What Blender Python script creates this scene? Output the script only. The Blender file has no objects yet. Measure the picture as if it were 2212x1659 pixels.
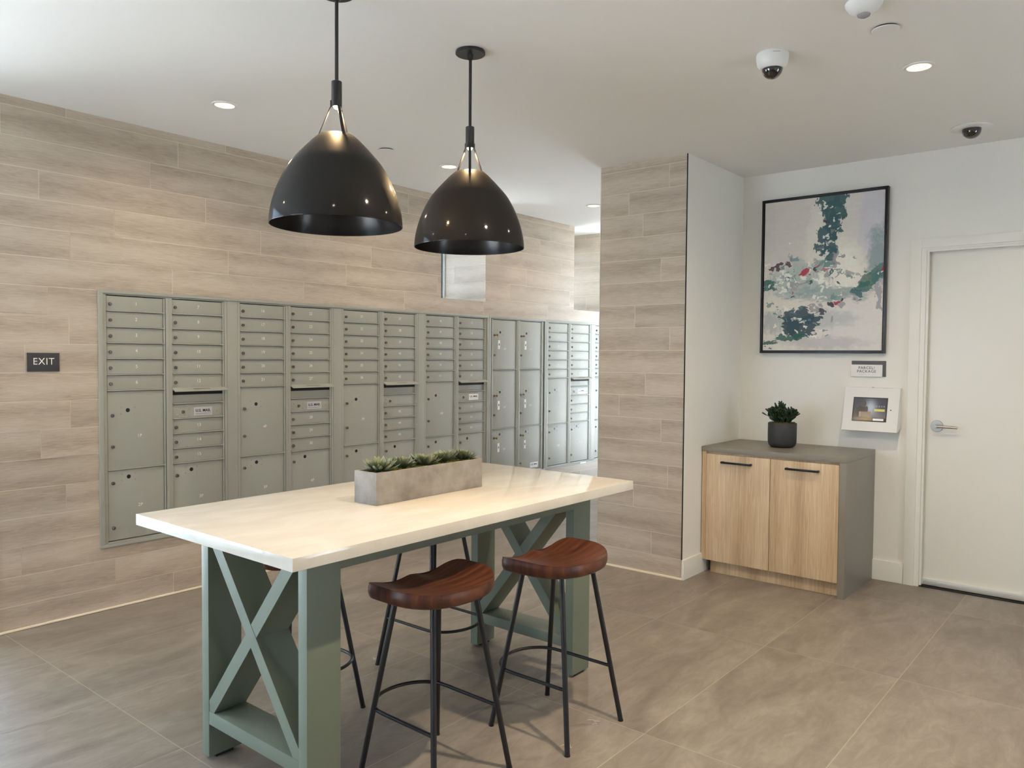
import bpy, bmesh, math, random
import numpy as np
from mathutils import Vector, Matrix
random.seed(7)
PI = math.pi
SC = bpy.context.scene
COL = SC.collection

# ------------------------------------------------------------------ camera, sky, exposure
CAM_M = [[0.63580165, -0.77181631, 0.00747284], [-0.022548, -0.02825026, -0.99934654], [0.77152307, 0.63521768, -0.03536447]]
cam_d = bpy.data.cameras.new('camera'); cam = bpy.data.objects.new('camera', cam_d); COL.objects.link(cam)
r_, d_, f_ = [Vector(v) for v in CAM_M]
mw = Matrix.Identity(4)
for i in range(3):
    mw[i][0] = r_[i]; mw[i][1] = -d_[i]; mw[i][2] = -f_[i]
mw[2][3] = 1.430
cam.matrix_world = mw
cam_d.sensor_width = 36; cam_d.lens = 1688.554 / 2212 * 36; cam_d.clip_start = 0.02
SC.camera = cam

SC.view_settings.view_transform = 'Standard'; SC.view_settings.look = 'None'
SC.view_settings.gamma = 1; SC.view_settings.use_curve_mapping = False
SC.view_settings.exposure = 0.3

W_ = bpy.data.worlds.new('daylight'); SC.world = W_; W_.use_nodes = True
bg = W_.node_tree.nodes['Background']
bg.inputs[0].default_value = (0.62, 0.79, 1.0, 1); bg.inputs[1].default_value = 6.5

sun_d = bpy.data.lights.new('sun', 'SUN'); sun_o = bpy.data.objects.new('sun', sun_d); COL.objects.link(sun_o)
sun_d.energy = 85.0; sun_d.angle = 0.01; sun_d.color = (1.0, 0.98, 0.96)
sun_o.rotation_euler = (math.radians(30), 0, 0)   # high sun behind the front wall: it never shines in, only lights the paving outside
CEIL = 2.7185; D = 4.479; XW = 5.405; XC = 4.544; YC0, YC1 = 2.315, 2.963
XL, XE, YF = -2.2, 8.3, -2.5
NICHES = ((4.53, 5.074), (6.395, 6.902)); NSILL = 1.898; NY = 4.95; WY4 = 2.5; WX6 = 6.9
WARM = (1.0, 0.82, 0.60)
DOWN_W, PEND_W = 100.0, 20.0

# ------------------------------------------------------------------ materials
def nt_mat(name):
    m = bpy.data.materials.new(name); m.use_nodes = True
    return m, m.node_tree, m.node_tree.nodes['Principled BSDF']
def mat(name, col, rough=0.5, metal=0.0, spec=0.5, noise=0.0, nscale=20.0, bump=0.0, emit=None, es=0.0, coat=0.0, stretch=(1,1,1)):
    m, t, p = nt_mat(name); N = t.nodes; L = t.links
    p.inputs['Base Color'].default_value = (*col, 1); p.inputs['Roughness'].default_value = rough
    p.inputs['Metallic'].default_value = metal; p.inputs['Specular IOR Level'].default_value = spec
    if coat: p.inputs['Coat Weight'].default_value = coat; p.inputs['Coat Roughness'].default_value = 0.08
    if emit: p.inputs['Emission Color'].default_value = (*emit, 1); p.inputs['Emission Strength'].default_value = es
    if noise or bump:
        tc = N.new('ShaderNodeTexCoord'); mp = N.new('ShaderNodeMapping'); mp.inputs['Scale'].default_value = stretch
        nz = N.new('ShaderNodeTexNoise'); nz.inputs['Scale'].default_value = nscale; nz.inputs['Detail'].default_value = 6
        L.new(tc.outputs['Object'], mp.inputs[0]); L.new(mp.outputs[0], nz.inputs['Vector'])
        if noise:
            mx = N.new('ShaderNodeMix'); mx.data_type = 'RGBA'
            mx.inputs[6].default_value = (*[c*(1-noise) for c in col], 1); mx.inputs[7].default_value = (*[min(1, c*(1+noise)) for c in col], 1)
            L.new(nz.outputs[0], mx.inputs[0]); L.new(mx.outputs[2], p.inputs['Base Color'])
        if bump:
            b = N.new('ShaderNodeBump'); b.inputs['Strength'].default_value = bump; b.inputs['Distance'].default_value = 0.002
            L.new(nz.outputs[0], b.inputs['Height']); L.new(b.outputs[0], p.inputs['Normal'])
    return m
def ramp(N, stops):
    r = N.new('ShaderNodeValToRGB'); e = r.color_ramp.elements
    e[0].position, e[0].color = stops[0][0], (*stops[0][1], 1); e[1].position, e[1].color = stops[-1][0], (*stops[-1][1], 1)
    for p, c in stops[1:-1]:
        x = e.new(p); x.color = (*c, 1)
    return r
def wood_like(name, dark, mid, light, coord='UV', sc=(1, 1, 1), rough=0.5, tint=0.0, wave=3.0, spec=0.5):
    """stretched grain: long axis is the coordinate's x"""
    m, t, p = nt_mat(name); N = t.nodes; L = t.links
    tc = N.new('ShaderNodeTexCoord'); mp = N.new('ShaderNodeMapping'); mp.inputs['Scale'].default_value = sc
    L.new(tc.outputs[coord], mp.inputs[0])
    n1 = N.new('ShaderNodeTexNoise'); n1.inputs['Scale'].default_value = 1.0; n1.inputs['Detail'].default_value = 5; n1.inputs['Distortion'].default_value = 0.8
    L.new(mp.outputs[0], n1.inputs['Vector'])
    mp2 = N.new('ShaderNodeMapping'); mp2.inputs['Scale'].default_value = (1.6, 5, 5); L.new(mp.outputs[0], mp2.inputs[0])
    n2 = N.new('ShaderNodeTexNoise'); n2.inputs['Scale'].default_value = 2.4; n2.inputs['Detail'].default_value = 10; n2.inputs['Roughness'].default_value = 0.65; n2.inputs['Distortion'].default_value = 1.0
    L.new(mp2.outputs[0], n2.inputs['Vector'])
    wv = N.new('ShaderNodeTexWave'); wv.bands_direction = 'Y'; wv.inputs['Scale'].default_value = wave; wv.inputs['Distortion'].default_value = 9; wv.inputs['Detail'].default_value = 3; wv.inputs['Detail Scale'].default_value = 0.6
    L.new(mp.outputs[0], wv.inputs['Vector'])
    a = N.new('ShaderNodeMath'); a.operation = 'MULTIPLY_ADD'; L.new(n2.outputs[0], a.inputs[0]); a.inputs[1].default_value = 0.6
    b = N.new('ShaderNodeMath'); b.operation = 'MULTIPLY_ADD'; L.new(wv.outputs[1], b.inputs[0]); b.inputs[1].default_value = 0.13
    c = N.new('ShaderNodeMath'); c.operation = 'MULTIPLY'; L.new(n1.outputs[0], c.inputs[0]); c.inputs[1].default_value = 0.32
    L.new(c.outputs[0], b.inputs[2]); L.new(b.outputs[0], a.inputs[2])
    r = ramp(N, [(0.36, dark), (0.52, mid), (0.66, light)]); L.new(a.outputs[0], r.inputs[0])
    out = r.outputs[0]
    if tint:
        at = N.new('ShaderNodeAttribute'); at.attribute_name = 'tint'
        mr = N.new('ShaderNodeMapRange'); mr.inputs[3].default_value = 1 - tint; mr.inputs[4].default_value = 1 + tint; L.new(at.outputs['Fac'], mr.inputs[0])
        mx = N.new('ShaderNodeVectorMath'); mx.operation = 'SCALE'; L.new(out, mx.inputs[0]); L.new(mr.outputs[0], mx.inputs['Scale']); out = mx.outputs[0]
    L.new(out, p.inputs['Base Color']); p.inputs['Roughness'].default_value = rough; p.inputs['Specular IOR Level'].default_value = spec
    bp = N.new('ShaderNodeBump'); bp.inputs['Strength'].default_value = 0.15; bp.inputs['Distance'].default_value = 0.001
    L.new(a.outputs[0], bp.inputs['Height']); L.new(bp.outputs[0], p.inputs['Normal'])
    return m
def srgb(r, g, b):
    f = lambda c: (c/255/12.92) if c/255 <= 0.04045 else ((c/255+0.055)/1.055)**2.4
    return (f(r), f(g), f(b))

M_TILE = wood_like('wood_look_wall_tile', srgb(158,143,126), srgb(180,166,149), srgb(194,182,166), sc=(3.2, 16, 1), rough=0.45, tint=0.07, wave=0.12)
M_GROUT = mat('cream_grout', srgb(208,198,180), 0.8)
M_PAINT = mat('white_wall_paint', srgb(238,236,229), 0.55, noise=0.015, nscale=3, bump=0.03)
M_CEIL = mat('white_ceiling_paint', srgb(238,237,233), 0.7, noise=0.01, nscale=2)
M_TRIM = mat('white_trim_paint', srgb(236,234,226), 0.35)
M_STRIP = mat('warm_lit_edge_strip', srgb(236,222,196), 0.4)  # cream colour carries the warm light on the bottom edge
M_BLACK = mat('black_metal', (0.012, 0.011, 0.012), 0.32, metal=0.3)
M_STEEL = mat('black_powder_coat', (0.010, 0.010, 0.011), 0.35)
M_SHADE = mat('black_satin_shade', (0.013, 0.0118, 0.011), 0.5, spec=0.05, coat=0.28)
M_SHADEIN = mat('dark_bronze_inside', (0.012, 0.009, 0.008), 0.25, spec=.4)
M_SAGE = mat('sage_green_paint', srgb(113,121,106), 0.42, noise=0.03, nscale=8)
M_MAIL = mat('grey_green_powder_coat', srgb(157,158,148), 0.46, noise=0.02, nscale=30, spec=0.5)
M_GAP = mat('dark_gap', (0.02, 0.02, 0.018), 0.9)
M_LOCK = mat('nickel_lock', (0.20, 0.185, 0.17), 0.3, metal=0.9)
M_DARK = mat('black_plastic', (0.008, 0.008, 0.009), 0.35)
M_WTXT = mat('white_lettering', (0.80, 0.78, 0.70), 0.5)
M_BTXT = mat('black_lettering', (0.01, 0.01, 0.01), 0.5)
M_STICK = mat('silver_sticker', srgb(186,188,190), 0.4)
M_WSTICK = mat('white_sticker', (0.85, 0.85, 0.83), 0.5)
M_BRASS = mat('brass_key', (0.55, 0.36, 0.14), 0.3, metal=1)
M_TAG = mat('white_key_tag', (0.82, 0.82, 0.80), 0.4)
M_CHROME = mat('satin_nickel', (0.42, 0.40, 0.37), 0.38, metal=1)
M_ALU = mat('brushed_aluminium', (0.75, 0.74, 0.70), 0.3, metal=0.8)
M_WPLA = mat('white_plastic', (0.82, 0.82, 0.81), 0.3)
M_SMOKE = mat('smoked_dome', (0.006, 0.006, 0.007), 0.06, coat=1.0)
M_CAB = mat('grey_laminate', srgb(134,128,118), 0.4, noise=0.01, nscale=40)
M_POT = mat('charcoal_pot', (0.030, 0.030, 0.031), 0.55, noise=0.15, nscale=15)
M_SIGN = mat('dark_grey_sign', srgb(52,51,56), 0.5)
M_SIGN2 = mat('mid_grey_sign', srgb(88,88,90), 0.5)
M_OUT = mat('pale_concrete', (0.42, 0.43, 0.44), 0.9, noise=0.1, nscale=2)
M_SEAT = wood_like('walnut_seat', (0.040,0.010,0.005), (0.080,0.022,0.009), (0.135,0.042,0.017), coord='Object', sc=(3, 14, 1.2), rough=0.38, wave=0.6)
M_OAK = wood_like('pale_oak_veneer', srgb(178,150,118), srgb(203,178,144), srgb(222,201,170), coord='UV', sc=(1.0, 9, 1), rough=0.45, wave=0.15)

def mk_quartz():
    m, t, p = nt_mat('cream_quartz'); N = t.nodes; L = t.links
    tc = N.new('ShaderNodeTexCoord')
    n = N.new('ShaderNodeTexNoise'); n.inputs['Scale'].default_value = 3.2; n.inputs['Detail'].default_value = 7; n.inputs['Distortion'].default_value = 1.2
    mp = N.new('ShaderNodeMapping'); mp.inputs['Scale'].default_value = (1, 2.2, 1); L.new(tc.outputs['Object'], mp.inputs[0]); L.new(mp.outputs[0], n.inputs['Vector'])
    r = ramp(N, [(0.35, srgb(212,205,192)), (0.52, srgb(216,210,198)), (0.62, srgb(220,215,204))]); L.new(n.outputs[0], r.inputs[0])
    s = N.new('ShaderNodeTexNoise'); s.inputs['Scale'].default_value = 350; L.new(tc.outputs['Object'], s.inputs['Vector'])
    r2 = ramp(N, [(0.30, (0.86,0.85,0.82)), (0.40, (1,1,1))]); L.new(s.outputs[0], r2.inputs[0])
    mx = N.new('ShaderNodeMix'); mx.data_type = 'RGBA'; mx.blend_type = 'MULTIPLY'; mx.inputs[0].default_value = 0.6
    L.new(r.outputs[0], mx.inputs[6]); L.new(r2.outputs[0], mx.inputs[7]); L.new(mx.outputs[2], p.inputs['Base Color'])
    p.inputs['Roughness'].default_value = 0.08
    return m
M_QUARTZ = mk_quartz()

def mk_floor():
    m, t, p = nt_mat('slate_look_floor_tile'); N = t.nodes; L = t.links
    tc = N.new('ShaderNodeTexCoord')
    mp = N.new('ShaderNodeMapping'); mp.inputs['Scale'].default_value = (1.0, 2.6, 1); mp.inputs['Rotation'].default_value = (0, 0, 0.5); L.new(tc.outputs['UV'], mp.inputs[0])
    n1 = N.new('ShaderNodeTexNoise'); n1.inputs['Scale'].default_value = 1.6; n1.inputs['Detail'].default_value = 8; n1.inputs['Distortion'].default_value = 1.6; L.new(mp.outputs[0], n1.inputs['Vector'])
    n2 = N.new('ShaderNodeTexNoise'); n2.inputs['Scale'].default_value = 5; n2.inputs['Detail'].default_value = 12; n2.inputs['Roughness'].default_value = 0.72; n2.inputs['Distortion'].default_value = 2.2; L.new(mp.outputs[0], n2.inputs['Vector'])
    a = N.new('ShaderNodeMath'); a.operation = 'ADD'; L.new(n1.outputs[0], a.inputs[0]); L.new(n2.outputs[0], a.inputs[1])
    a2 = N.new('ShaderNodeMath'); a2.operation = 'MULTIPLY'; a2.inputs[1].default_value = 0.5; L.new(a.outputs[0], a2.inputs[0])
    r = ramp(N, [(0.36, srgb(116,106,96)), (0.5, srgb(134,124,113)), (0.64, srgb(152,142,130))]); L.new(a2.outputs[0], r.inputs[0])
    at = N.new('ShaderNodeAttribute'); at.attribute_name = 'tint'
    mr = N.new('ShaderNodeMapRange'); mr.inputs[3].default_value = 0.95; mr.inputs[4].default_value = 1.05; L.new(at.outputs['Fac'], mr.inputs[0])
    mx = N.new('ShaderNodeVectorMath'); mx.operation = 'SCALE'; L.new(r.outputs[0], mx.inputs[0]); L.new(mr.outputs[0], mx.inputs['Scale'])
    L.new(mx.outputs[0], p.inputs['Base Color'])
    rr = N.new('ShaderNodeMapRange'); rr.inputs[3].default_value = 0.32; rr.inputs[4].default_value = 0.5; L.new(n2.outputs[0], rr.inputs[0]); L.new(rr.outputs[0], p.inputs['Roughness'])
    b = N.new('ShaderNodeBump'); b.inputs['Strength'].default_value = 0.25; b.inputs['Distance'].default_value = 0.002; L.new(n2.outputs[0], b.inputs['Height']); L.new(b.outputs[0], p.inputs['Normal'])
    return m
M_FLOOR = mk_floor()
M_FGROUT = mat('floor_grout', srgb(172,163,150), 0.8)

def mk_concrete():
    m, t, p = nt_mat('cast_concrete'); N = t.nodes; L = t.links
    tc = N.new('ShaderNodeTexCoord'); n = N.new('ShaderNodeTexNoise'); n.inputs['Scale'].default_value = 9; n.inputs['Detail'].default_value = 10; n.inputs['Roughness'].default_value = 0.65
    L.new(tc.outputs['Object'], n.inputs['Vector'])
    r = ramp(N, [(0.3, srgb(118,112,105)), (0.5, srgb(142,136,129)), (0.7, srgb(160,155,148))]); L.new(n.outputs[0], r.inputs[0]); L.new(r.outputs[0], p.inputs['Base Color'])
    s = N.new('ShaderNodeTexNoise'); s.inputs['Scale'].default_value = 140; L.new(tc.outputs['Object'], s.inputs['Vector'])
    b = N.new('ShaderNodeBump'); b.inputs['Strength'].default_value = 0.5; b.inputs['Distance'].default_value = 0.001; L.new(s.outputs[0], b.inputs['Height']); L.new(b.outputs[0], p.inputs['Normal'])
    p.inputs['Roughness'].default_value = 0.85
    return m
M_CONC = mk_concrete()
def attr_mat(name, rough=0.5, emit=0.0, sss=0.0):
    m, t, p = nt_mat(name); N = t.nodes; L = t.links
    at = N.new('ShaderNodeAttribute'); at.attribute_name = 'Col'; L.new(at.outputs['Color'], p.inputs['Base Color'])
    p.inputs['Roughness'].default_value = rough
    if emit: L.new(at.outputs['Color'], p.inputs['Emission Color']); p.inputs['Emission Strength'].default_value = emit
    return m
M_LEAF = attr_mat('succulent_leaf', 0.42)
M_ART = attr_mat('painted_canvas', 0.6)
M_SCREEN = attr_mat('tablet_screen', 0.12, emit=0.55)
def mk_glass():
    m = bpy.data.materials.new('clear_glazing'); m.use_nodes = True; t = m.node_tree; N = t.nodes; L = t.links
    N.remove(N['Principled BSDF']); o = N['Material Output']
    a = N.new('ShaderNodeBsdfTransparent'); a.inputs[0].default_value = (0.95, 0.965, 0.965, 1)
    g = N.new('ShaderNodeBsdfGlossy'); g.inputs['Roughness'].default_value = 0.02
    f = N.new('ShaderNodeFresnel'); f.inputs[0].default_value = 1.45; x = N.new('ShaderNodeMixShader')
    L.new(f.outputs[0], x.inputs[0]); L.new(a.outputs[0], x.inputs[1]); L.new(g.outputs[0], x.inputs[2]); L.new(x.outputs[0], o.inputs[0])
    return m
M_GLASS = mk_glass()
def emis(name, col, s):
    return mat(name, (0.8, 0.8, 0.8), 0.5, emit=col, es=s)
M_LENS = emis('lit_downlight_lens', (1.0, 0.90, 0.45), 1.25)
M_BULB = emis('lit_bulb', (1.0, 0.86, 0.62), 30.0)
M_MOSS = mat('green_moss', (0.10, 0.11, 0.025), 0.9, noise=0.5, nscale=60)

# ------------------------------------------------------------------ helpers
class MB:
    def __init__(s): s.b = bmesh.new(); s.mi = 0
    def _mark(s, faces):
        for f in faces: f.material_index = s.mi
    def box(s, x0, x1, y0, y1, z0, z1, bev=0.0, seg=2):
        r = bmesh.ops.create_cube(s.b, size=1.0)
        vs = r['verts']
        for v in vs:
            v.co = Vector((x0+(v.co.x+.5)*(x1-x0), y0+(v.co.y+.5)*(y1-y0), z0+(v.co.z+.5)*(z1-z0)))
        fs = set(f for v in vs for f in v.link_faces); s._mark(fs)
        if bev:
            es = set(e for v in vs for e in v.link_edges)
            r = bmesh.ops.bevel(s.b, geom=list(es), offset=bev, segments=seg, affect='EDGES', profile=0.7)
            s._mark(r['faces'])
        return s
    def quad(s, pts):
        f = s.b.faces.new([s.b.verts.new(p) for p in pts]); f.material_index = s.mi; return f
    def prism(s, poly, axis, a, b):
        """poly of 2-D points; axis 'x','y','z' is the extrusion axis"""
        def P(p, t):
            return {'x': (t, p[0], p[1]), 'y': (p[0], t, p[1]), 'z': (p[0], p[1], t)}[axis]
        A = [s.b.verts.new(P(p, a)) for p in poly]; B = [s.b.verts.new(P(p, b)) for p in poly]
        fs = [s.b.faces.new(A), s.b.faces.new(B[::-1])]
        n = len(poly)
        for i in range(n): fs.append(s.b.faces.new([A[i], B[i], B[(i+1) % n], A[(i+1) % n]]))
        s._mark(fs); return s
    def tube(s, pts, r, n=10, closed=False, cap=True, rs=None):
        pts = [Vector(p) for p in pts]; m = len(pts); rings = []
        up = None
        for i, p in enumerate(pts):
            if closed: t = (pts[(i+1) % m]-pts[i-1])
            else: t = pts[min(i+1, m-1)]-pts[max(i-1, 0)]
            t.normalize()
            if up is None:
                up = Vector((0, 0, 1)) if abs(t.z) < 0.9 else Vector((1, 0, 0))
            a = up-t*up.dot(t); a.normalize(); b = t.cross(a); up = a
            rr = rs[i] if rs else r
            rings.append([s.b.verts.new(p+(a*math.cos(2*PI*k/n)+b*math.sin(2*PI*k/n))*rr) for k in range(n)])
        fs = []
        for i in range(m if closed else m-1):
            A, B = rings[i], rings[(i+1) % m]
            for k in range(n): fs.append(s.b.faces.new([A[k], A[(k+1) % n], B[(k+1) % n], B[k]]))
        if cap and not closed: fs += [s.b.faces.new(rings[0][::-1]), s.b.faces.new(rings[-1])]
        for f in fs: f.smooth = True
        s._mark(fs); return s
    def lathe(s, prof, cx=0, cy=0, cz=0, n=48, axis='z', closed=False):
        """prof: list of (r, h) from one end to the other"""
        rings = []
        for r, h in prof:
            if r < 1e-6: rings.append([s.b.verts.new(s._ax(axis, 0, 0, h, cx, cy, cz))])
            else: rings.append([s.b.verts.new(s._ax(axis, r*math.cos(2*PI*k/n), r*math.sin(2*PI*k/n), h, cx, cy, cz)) for k in range(n)])
        fs = []
        for A, B in list(zip(rings, rings[1:]))+([(rings[-1], rings[0])] if closed else []):
            for k in range(n):
                if len(A) == 1: fs.append(s.b.faces.new([A[0], B[(k+1) % n], B[k]]))
                elif len(B) == 1: fs.append(s.b.faces.new([A[k], A[(k+1) % n], B[0]]))
                else: fs.append(s.b.faces.new([A[k], A[(k+1) % n], B[(k+1) % n], B[k]]))
        for f in fs: f.smooth = True
        s._mark(fs); return s
    @staticmethod
    def _ax(axis, a, b, h, cx, cy, cz):
        if axis == 'z': return (cx+a, cy+b, cz+h)
        if axis == 'y': return (cx+a, cy+h, cz+b)
        return (cx+h, cy+a, cz+b)
    def mesh(s, name, mats, smooth_angle=True, off=(0, 0, 0)):
        bmesh.ops.recalc_face_normals(s.b, faces=s.b.faces[:])
        me = bpy.data.meshes.new(name); s.b.to_mesh(me); s.b.free()
        if off != (0, 0, 0): me.transform(Matrix.Translation(-Vector(off)))
        for m in (mats if isinstance(mats, (list, tuple)) else [mats]): me.materials.append(m)
        try: me.set_sharp_from_angle(angle=math.radians(40))
        except Exception: pass
        return me

def link(name, me, parent=None, loc=(0, 0, 0), label=None):
    o = bpy.data.objects.new(name, me); COL.objects.link(o); o.location = loc
    if parent is not None: o.parent = parent
    if label: o['label'] = label
    return o
def thing(name, label, cat, loc=(0, 0, 0), group=None):
    o = bpy.data.objects.new(name, None); COL.objects.link(o); o.location = loc; o.empty_display_size = 0.1
    o['label'] = label; o['category'] = cat
    if group: o['group'] = group
    return o
def root_of(p):
    while p.parent: p = p.parent
    return p
def part(name, mb, mats, parent, world=True, label=None):
    """mesh given in world coordinates (world=True) or in the thing's own"""
    off = tuple(root_of(parent).location) if world else (0, 0, 0)
    return link(name, mb.mesh(name, mats, off=off), parent, label=label)
def struct(name, mb, mats, parent=None):
    o = link(name, mb.mesh(name, mats), parent)
    if parent is None: o['kind'] = 'structure'
    return o
def copy_tree(o, parent=None):
    c = o.copy(); COL.objects.link(c); c.parent = parent
    for ch in list(o.children): copy_tree(ch, c)
    return c
_glyph = {}
def text_mesh(txt, size, mt, spacing=1.0, bold=0.0, xs=1.0, depth=0.0004):
    key = (txt, size, mt.name, spacing)
    if key in _glyph: return _glyph[key]
    c = bpy.data.curves.new('txt', 'FONT'); c.body = txt; c.size = size; c.align_x = 'CENTER'; c.align_y = 'CENTER'
    c.space_character = spacing; c.offset = bold; c.extrude = depth; c.resolution_u = 3
    o = bpy.data.objects.new('txt', c); COL.objects.link(o)
    dg = bpy.context.evaluated_depsgraph_get(); dg.update()
    me = bpy.data.meshes.new_from_object(o.evaluated_get(dg)); bpy.data.objects.remove(o)
    me.transform(Matrix.Scale(xs, 4, (1, 0, 0)))
    me.materials.clear(); me.materials.append(mt)
    _glyph[key] = me
    return me
def rot_to(kind):
    # text lies in XY facing +Z; 'y': on a wall facing -Y ; 'x': on a wall facing -X
    if kind == 'y': return Matrix.Rotation(PI/2, 4, 'X')
    return Matrix.Rotation(-PI/2, 4, 'Z') @ Matrix.Rotation(PI/2, 4, 'X')

def add_light(name, kind, loc, parent=None, **kw):
    l = bpy.data.lights.new(name, kind)
    for k, v in kw.items(): setattr(l, k, v)
    o = bpy.data.objects.new(name, l); COL.objects.link(o)
    if parent: o.parent = parent
    o.location = loc
    return o

# ------------------------------------------------------------------ tiled surfaces
def tiled(name, O, U, V, regions, row_of, joint_of, grout, mats, flip=False, lift=0.0012, backing=None):
    """tiles as real quads cut at the region edges; row_of() yields (row, v0, v1), joint_of(row, u0, u1) the joints"""
    O, U, V = Vector(O), Vector(U), Vector(V); N = U.cross(V)
    if flip: N = -N
    b = bmesh.new(); uvl = b.loops.layers.uv.new('UVMap'); tl = b.faces.layers.float.new('tint')
    def q(u0, u1, v0, v1, h, mi, ru=0.0, rv=0.0, tint=0.5):
        if u1-u0 < 1e-4 or v1-v0 < 1e-4: return
        c = [(u0, v0), (u1, v0), (u1, v1), (u0, v1)]
        if flip: c = c[::-1]
        vs = [b.verts.new(O+U*u+V*v+N*h) for u, v in c]; f = b.faces.new(vs)
        for lp, (u, v) in zip(f.loops, c): lp[uvl].uv = (u+ru, v+rv)
        f.material_index = mi; f[tl] = tint
    rnd = random.Random(hash(name) % 1000 if False else sum(map(ord, name)))
    memo = {}
    for (a0, a1, b0, b1) in regions:
        q(a0, a1, b0, b1, 0, 1)
        for row, v0, v1 in row_of():
            w0, w1 = max(v0+grout/2, b0) if v0+grout/2 > b0 else b0, min(v1-grout/2, b1)
            if w1 <= w0: continue
            js = joint_of(row, a0, a1)
            for j0, j1 in zip(js, js[1:]):
                key = (row, round(j0, 3))
                if key not in memo: memo[key] = (rnd.uniform(0, 50), rnd.uniform(0, 50), rnd.random())
                x0, x1 = max(j0+grout/2, a0), min(j1-grout/2, a1)
                if x1 <= x0: continue
                ru, rv, ti = memo[key]
                q(x0, x1, w0, w1, lift, 0, ru, rv, ti)
    me = bpy.data.meshes.new(name); b.to_mesh(me); b.free()
    for m in mats: me.materials.append(m)
    o = link(name, me); o['kind'] = 'structure'
    return o
def wall_rows():
    out = [(0, -0.02, 0.131)]
    for k in range(1, 19): out.append((k, 0.131+0.1495*(k-1), 0.131+0.1495*k))
    return out
def joints(table, period, default):
    def f(row, a0, a1):
        x = table.get(row, default+0.37*row)
        k0 = math.floor((a0-x)/period)-1
        js = []; t = x+k0*period
        while t < a1+period*2: js.append(t); t += period
        return js
    return f
J_BACK = {18:1.718,17:2.33,16:2.164,15:1.583,14:1.961,13:1.731,12:2.29,11:1.617,10:1.720,9:1.507,8:1.20,7:1.722,6:1.577,5:1.25,4:1.697,3:1.22,2:1.477,1:1.948,0:2.282}
J_COL = {17:2.444,16:2.741,15:2.634,14:3.2,13:2.496,12:3.2,11:2.686,10:2.426,9:3.1,8:2.60,7:2.80,6:2.48,5:3.15,4:2.426,3:2.68,2:3.2,1:2.54,0:3.2,18:3.1}

WX0 = 1.375
regs = [(WX0, 1.88, 0, CEIL), (1.88, 7.53, 0, 0.36), (1.88, 7.53, 1.765, NSILL), (1.88, NICHES[0][0], NSILL, CEIL),
        (NICHES[0][1], NICHES[1][0], NSILL, CEIL), (NICHES[1][1], 7.53, NSILL, CEIL), (7.53, XE, 0, CEIL)]
tiled('wall_back', (0, D, 0), (1, 0, 0), (0, 0, 1), regs, wall_rows, joints(J_BACK, 0.9184, 1.2), 0.0035, [M_TILE, M_GROUT])
# solid wall behind the tile
b = MB()
b.box(WX0, 1.88, D+.001, D+.16, 0, CEIL); b.box(1.88, 7.53, D+.001, D+.45, 0, .36); b.box(1.88, 7.53, D+.05, D+.45, .36, 1.765)
b.box(1.88, 7.53, D+.001, NY+.04, 1.765, NSILL); b.box(7.53, XE, D+.001, D+.16, 0, CEIL)
b.box(1.88, NICHES[0][0], D+.001, D+.16, NSILL, CEIL); b.box(NICHES[0][0]-.1, NICHES[0][0]-.001, D+.001, NY+.04, NSILL, CEIL)
b.box(NICHES[0][1]+.002, NICHES[1][0]-.001, D+.001, NY+.04, NSILL, CEIL); b.box(NICHES[1][1]+.002, 7.53, D+.001, NY+.04, NSILL, CEIL)
struct('wall_backing', b, M_PAINT)
for i, (a0, a1) in enumerate(NICHES):
    o = tiled('wall_recess', (a1, 0, 0), (0, 1, 0), (0, 0, 1), [(D, NY+.02, NSILL, CEIL)], wall_rows, joints({}, 0.9184, 1.5+.2*i), 0.0035, [M_TILE, M_GROUT], flip=True)
    b = MB(); b.box(a0-.001, a0+.0005, D, NY, NSILL, CEIL); struct('wall_recess_side', b, M_PAINT)
    zt = 2.52
    b = MB(); b.box(a0, a1, NY+.0, NY+.04, zt, CEIL); struct('wall_header', b, M_PAINT)
    b = MB()
    for x0, x1, z0, z1 in ((a0, a0+.010, NSILL, zt), (a1-.010, a1, NSILL, zt), (a0+.010, a1-.010, NSILL, NSILL+.012), (a0+.010, a1-.010, zt-.012, zt)):
        b.box(x0, x1, NY+.018, NY+.026, z0, z1, .001)
    w = struct('window_%d' % (i+1), b, M_TRIM)
    b = MB(); b.box(a0+.010, a1-.010, NY+.018, NY+.024, NSILL+.012, zt-.012); part('pane', b, M_GLASS, w)
# metal strip at the wall end; cream strip paints warm-lit foot of the tile
b = MB(); b.box(WX0-.008, WX0, D-.006, D+.16, 0, CEIL); struct('trim_1', b, M_ALU)
b = MB(); b.box(WX0, 7.6, D-.010, D+.0, 0.002, .012, .002); struct('warm_lit_edge_back', b, M_STRIP)

# column
tiled('wall_column', (XC, 0, 0), (0, 1, 0), (0, 0, 1), [(YC0+.006, YC1, 0, CEIL)], wall_rows, joints(J_COL, 0.9184, 3.2), 0.0035, [M_TILE, M_GROUT], flip=True)
tiled('wall_passage', (0, YC1, 0), (1, 0, 0), (0, 0, 1), [(XC+.004, WX6, 0, CEIL)], wall_rows, joints(J_BACK, 0.9184, 1.2), 0.0035, [M_TILE, M_GROUT], flip=True)
b = MB(); b.box(XC+.003, WX6, YC0, YC1-.001, 0, CEIL); struct('wall_divider', b, M_PAINT)
b = MB(); b.box(XC-.003, XC+.003, YC0+.0, YC0+.006, .13, CEIL); struct('trim_2', b, M_GAP)
b = MB(); b.box(XC-.003, XC+.004, YC1-.002, YC1+.003, 0, CEIL); struct('trim_3', b, M_ALU)
b = MB(); b.box(XC-.009, XC+.0, YC0, YC1, 0.0, .012, .002); struct('warm_lit_edge_column', b, M_STRIP)  # cream strip paints the warm-lit foot of the column
b = MB(); b.box(XC-.004, XW, YC0-.014, YC0, 0, .130, .002); struct('baseboard_divider', b, M_TRIM)

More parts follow.
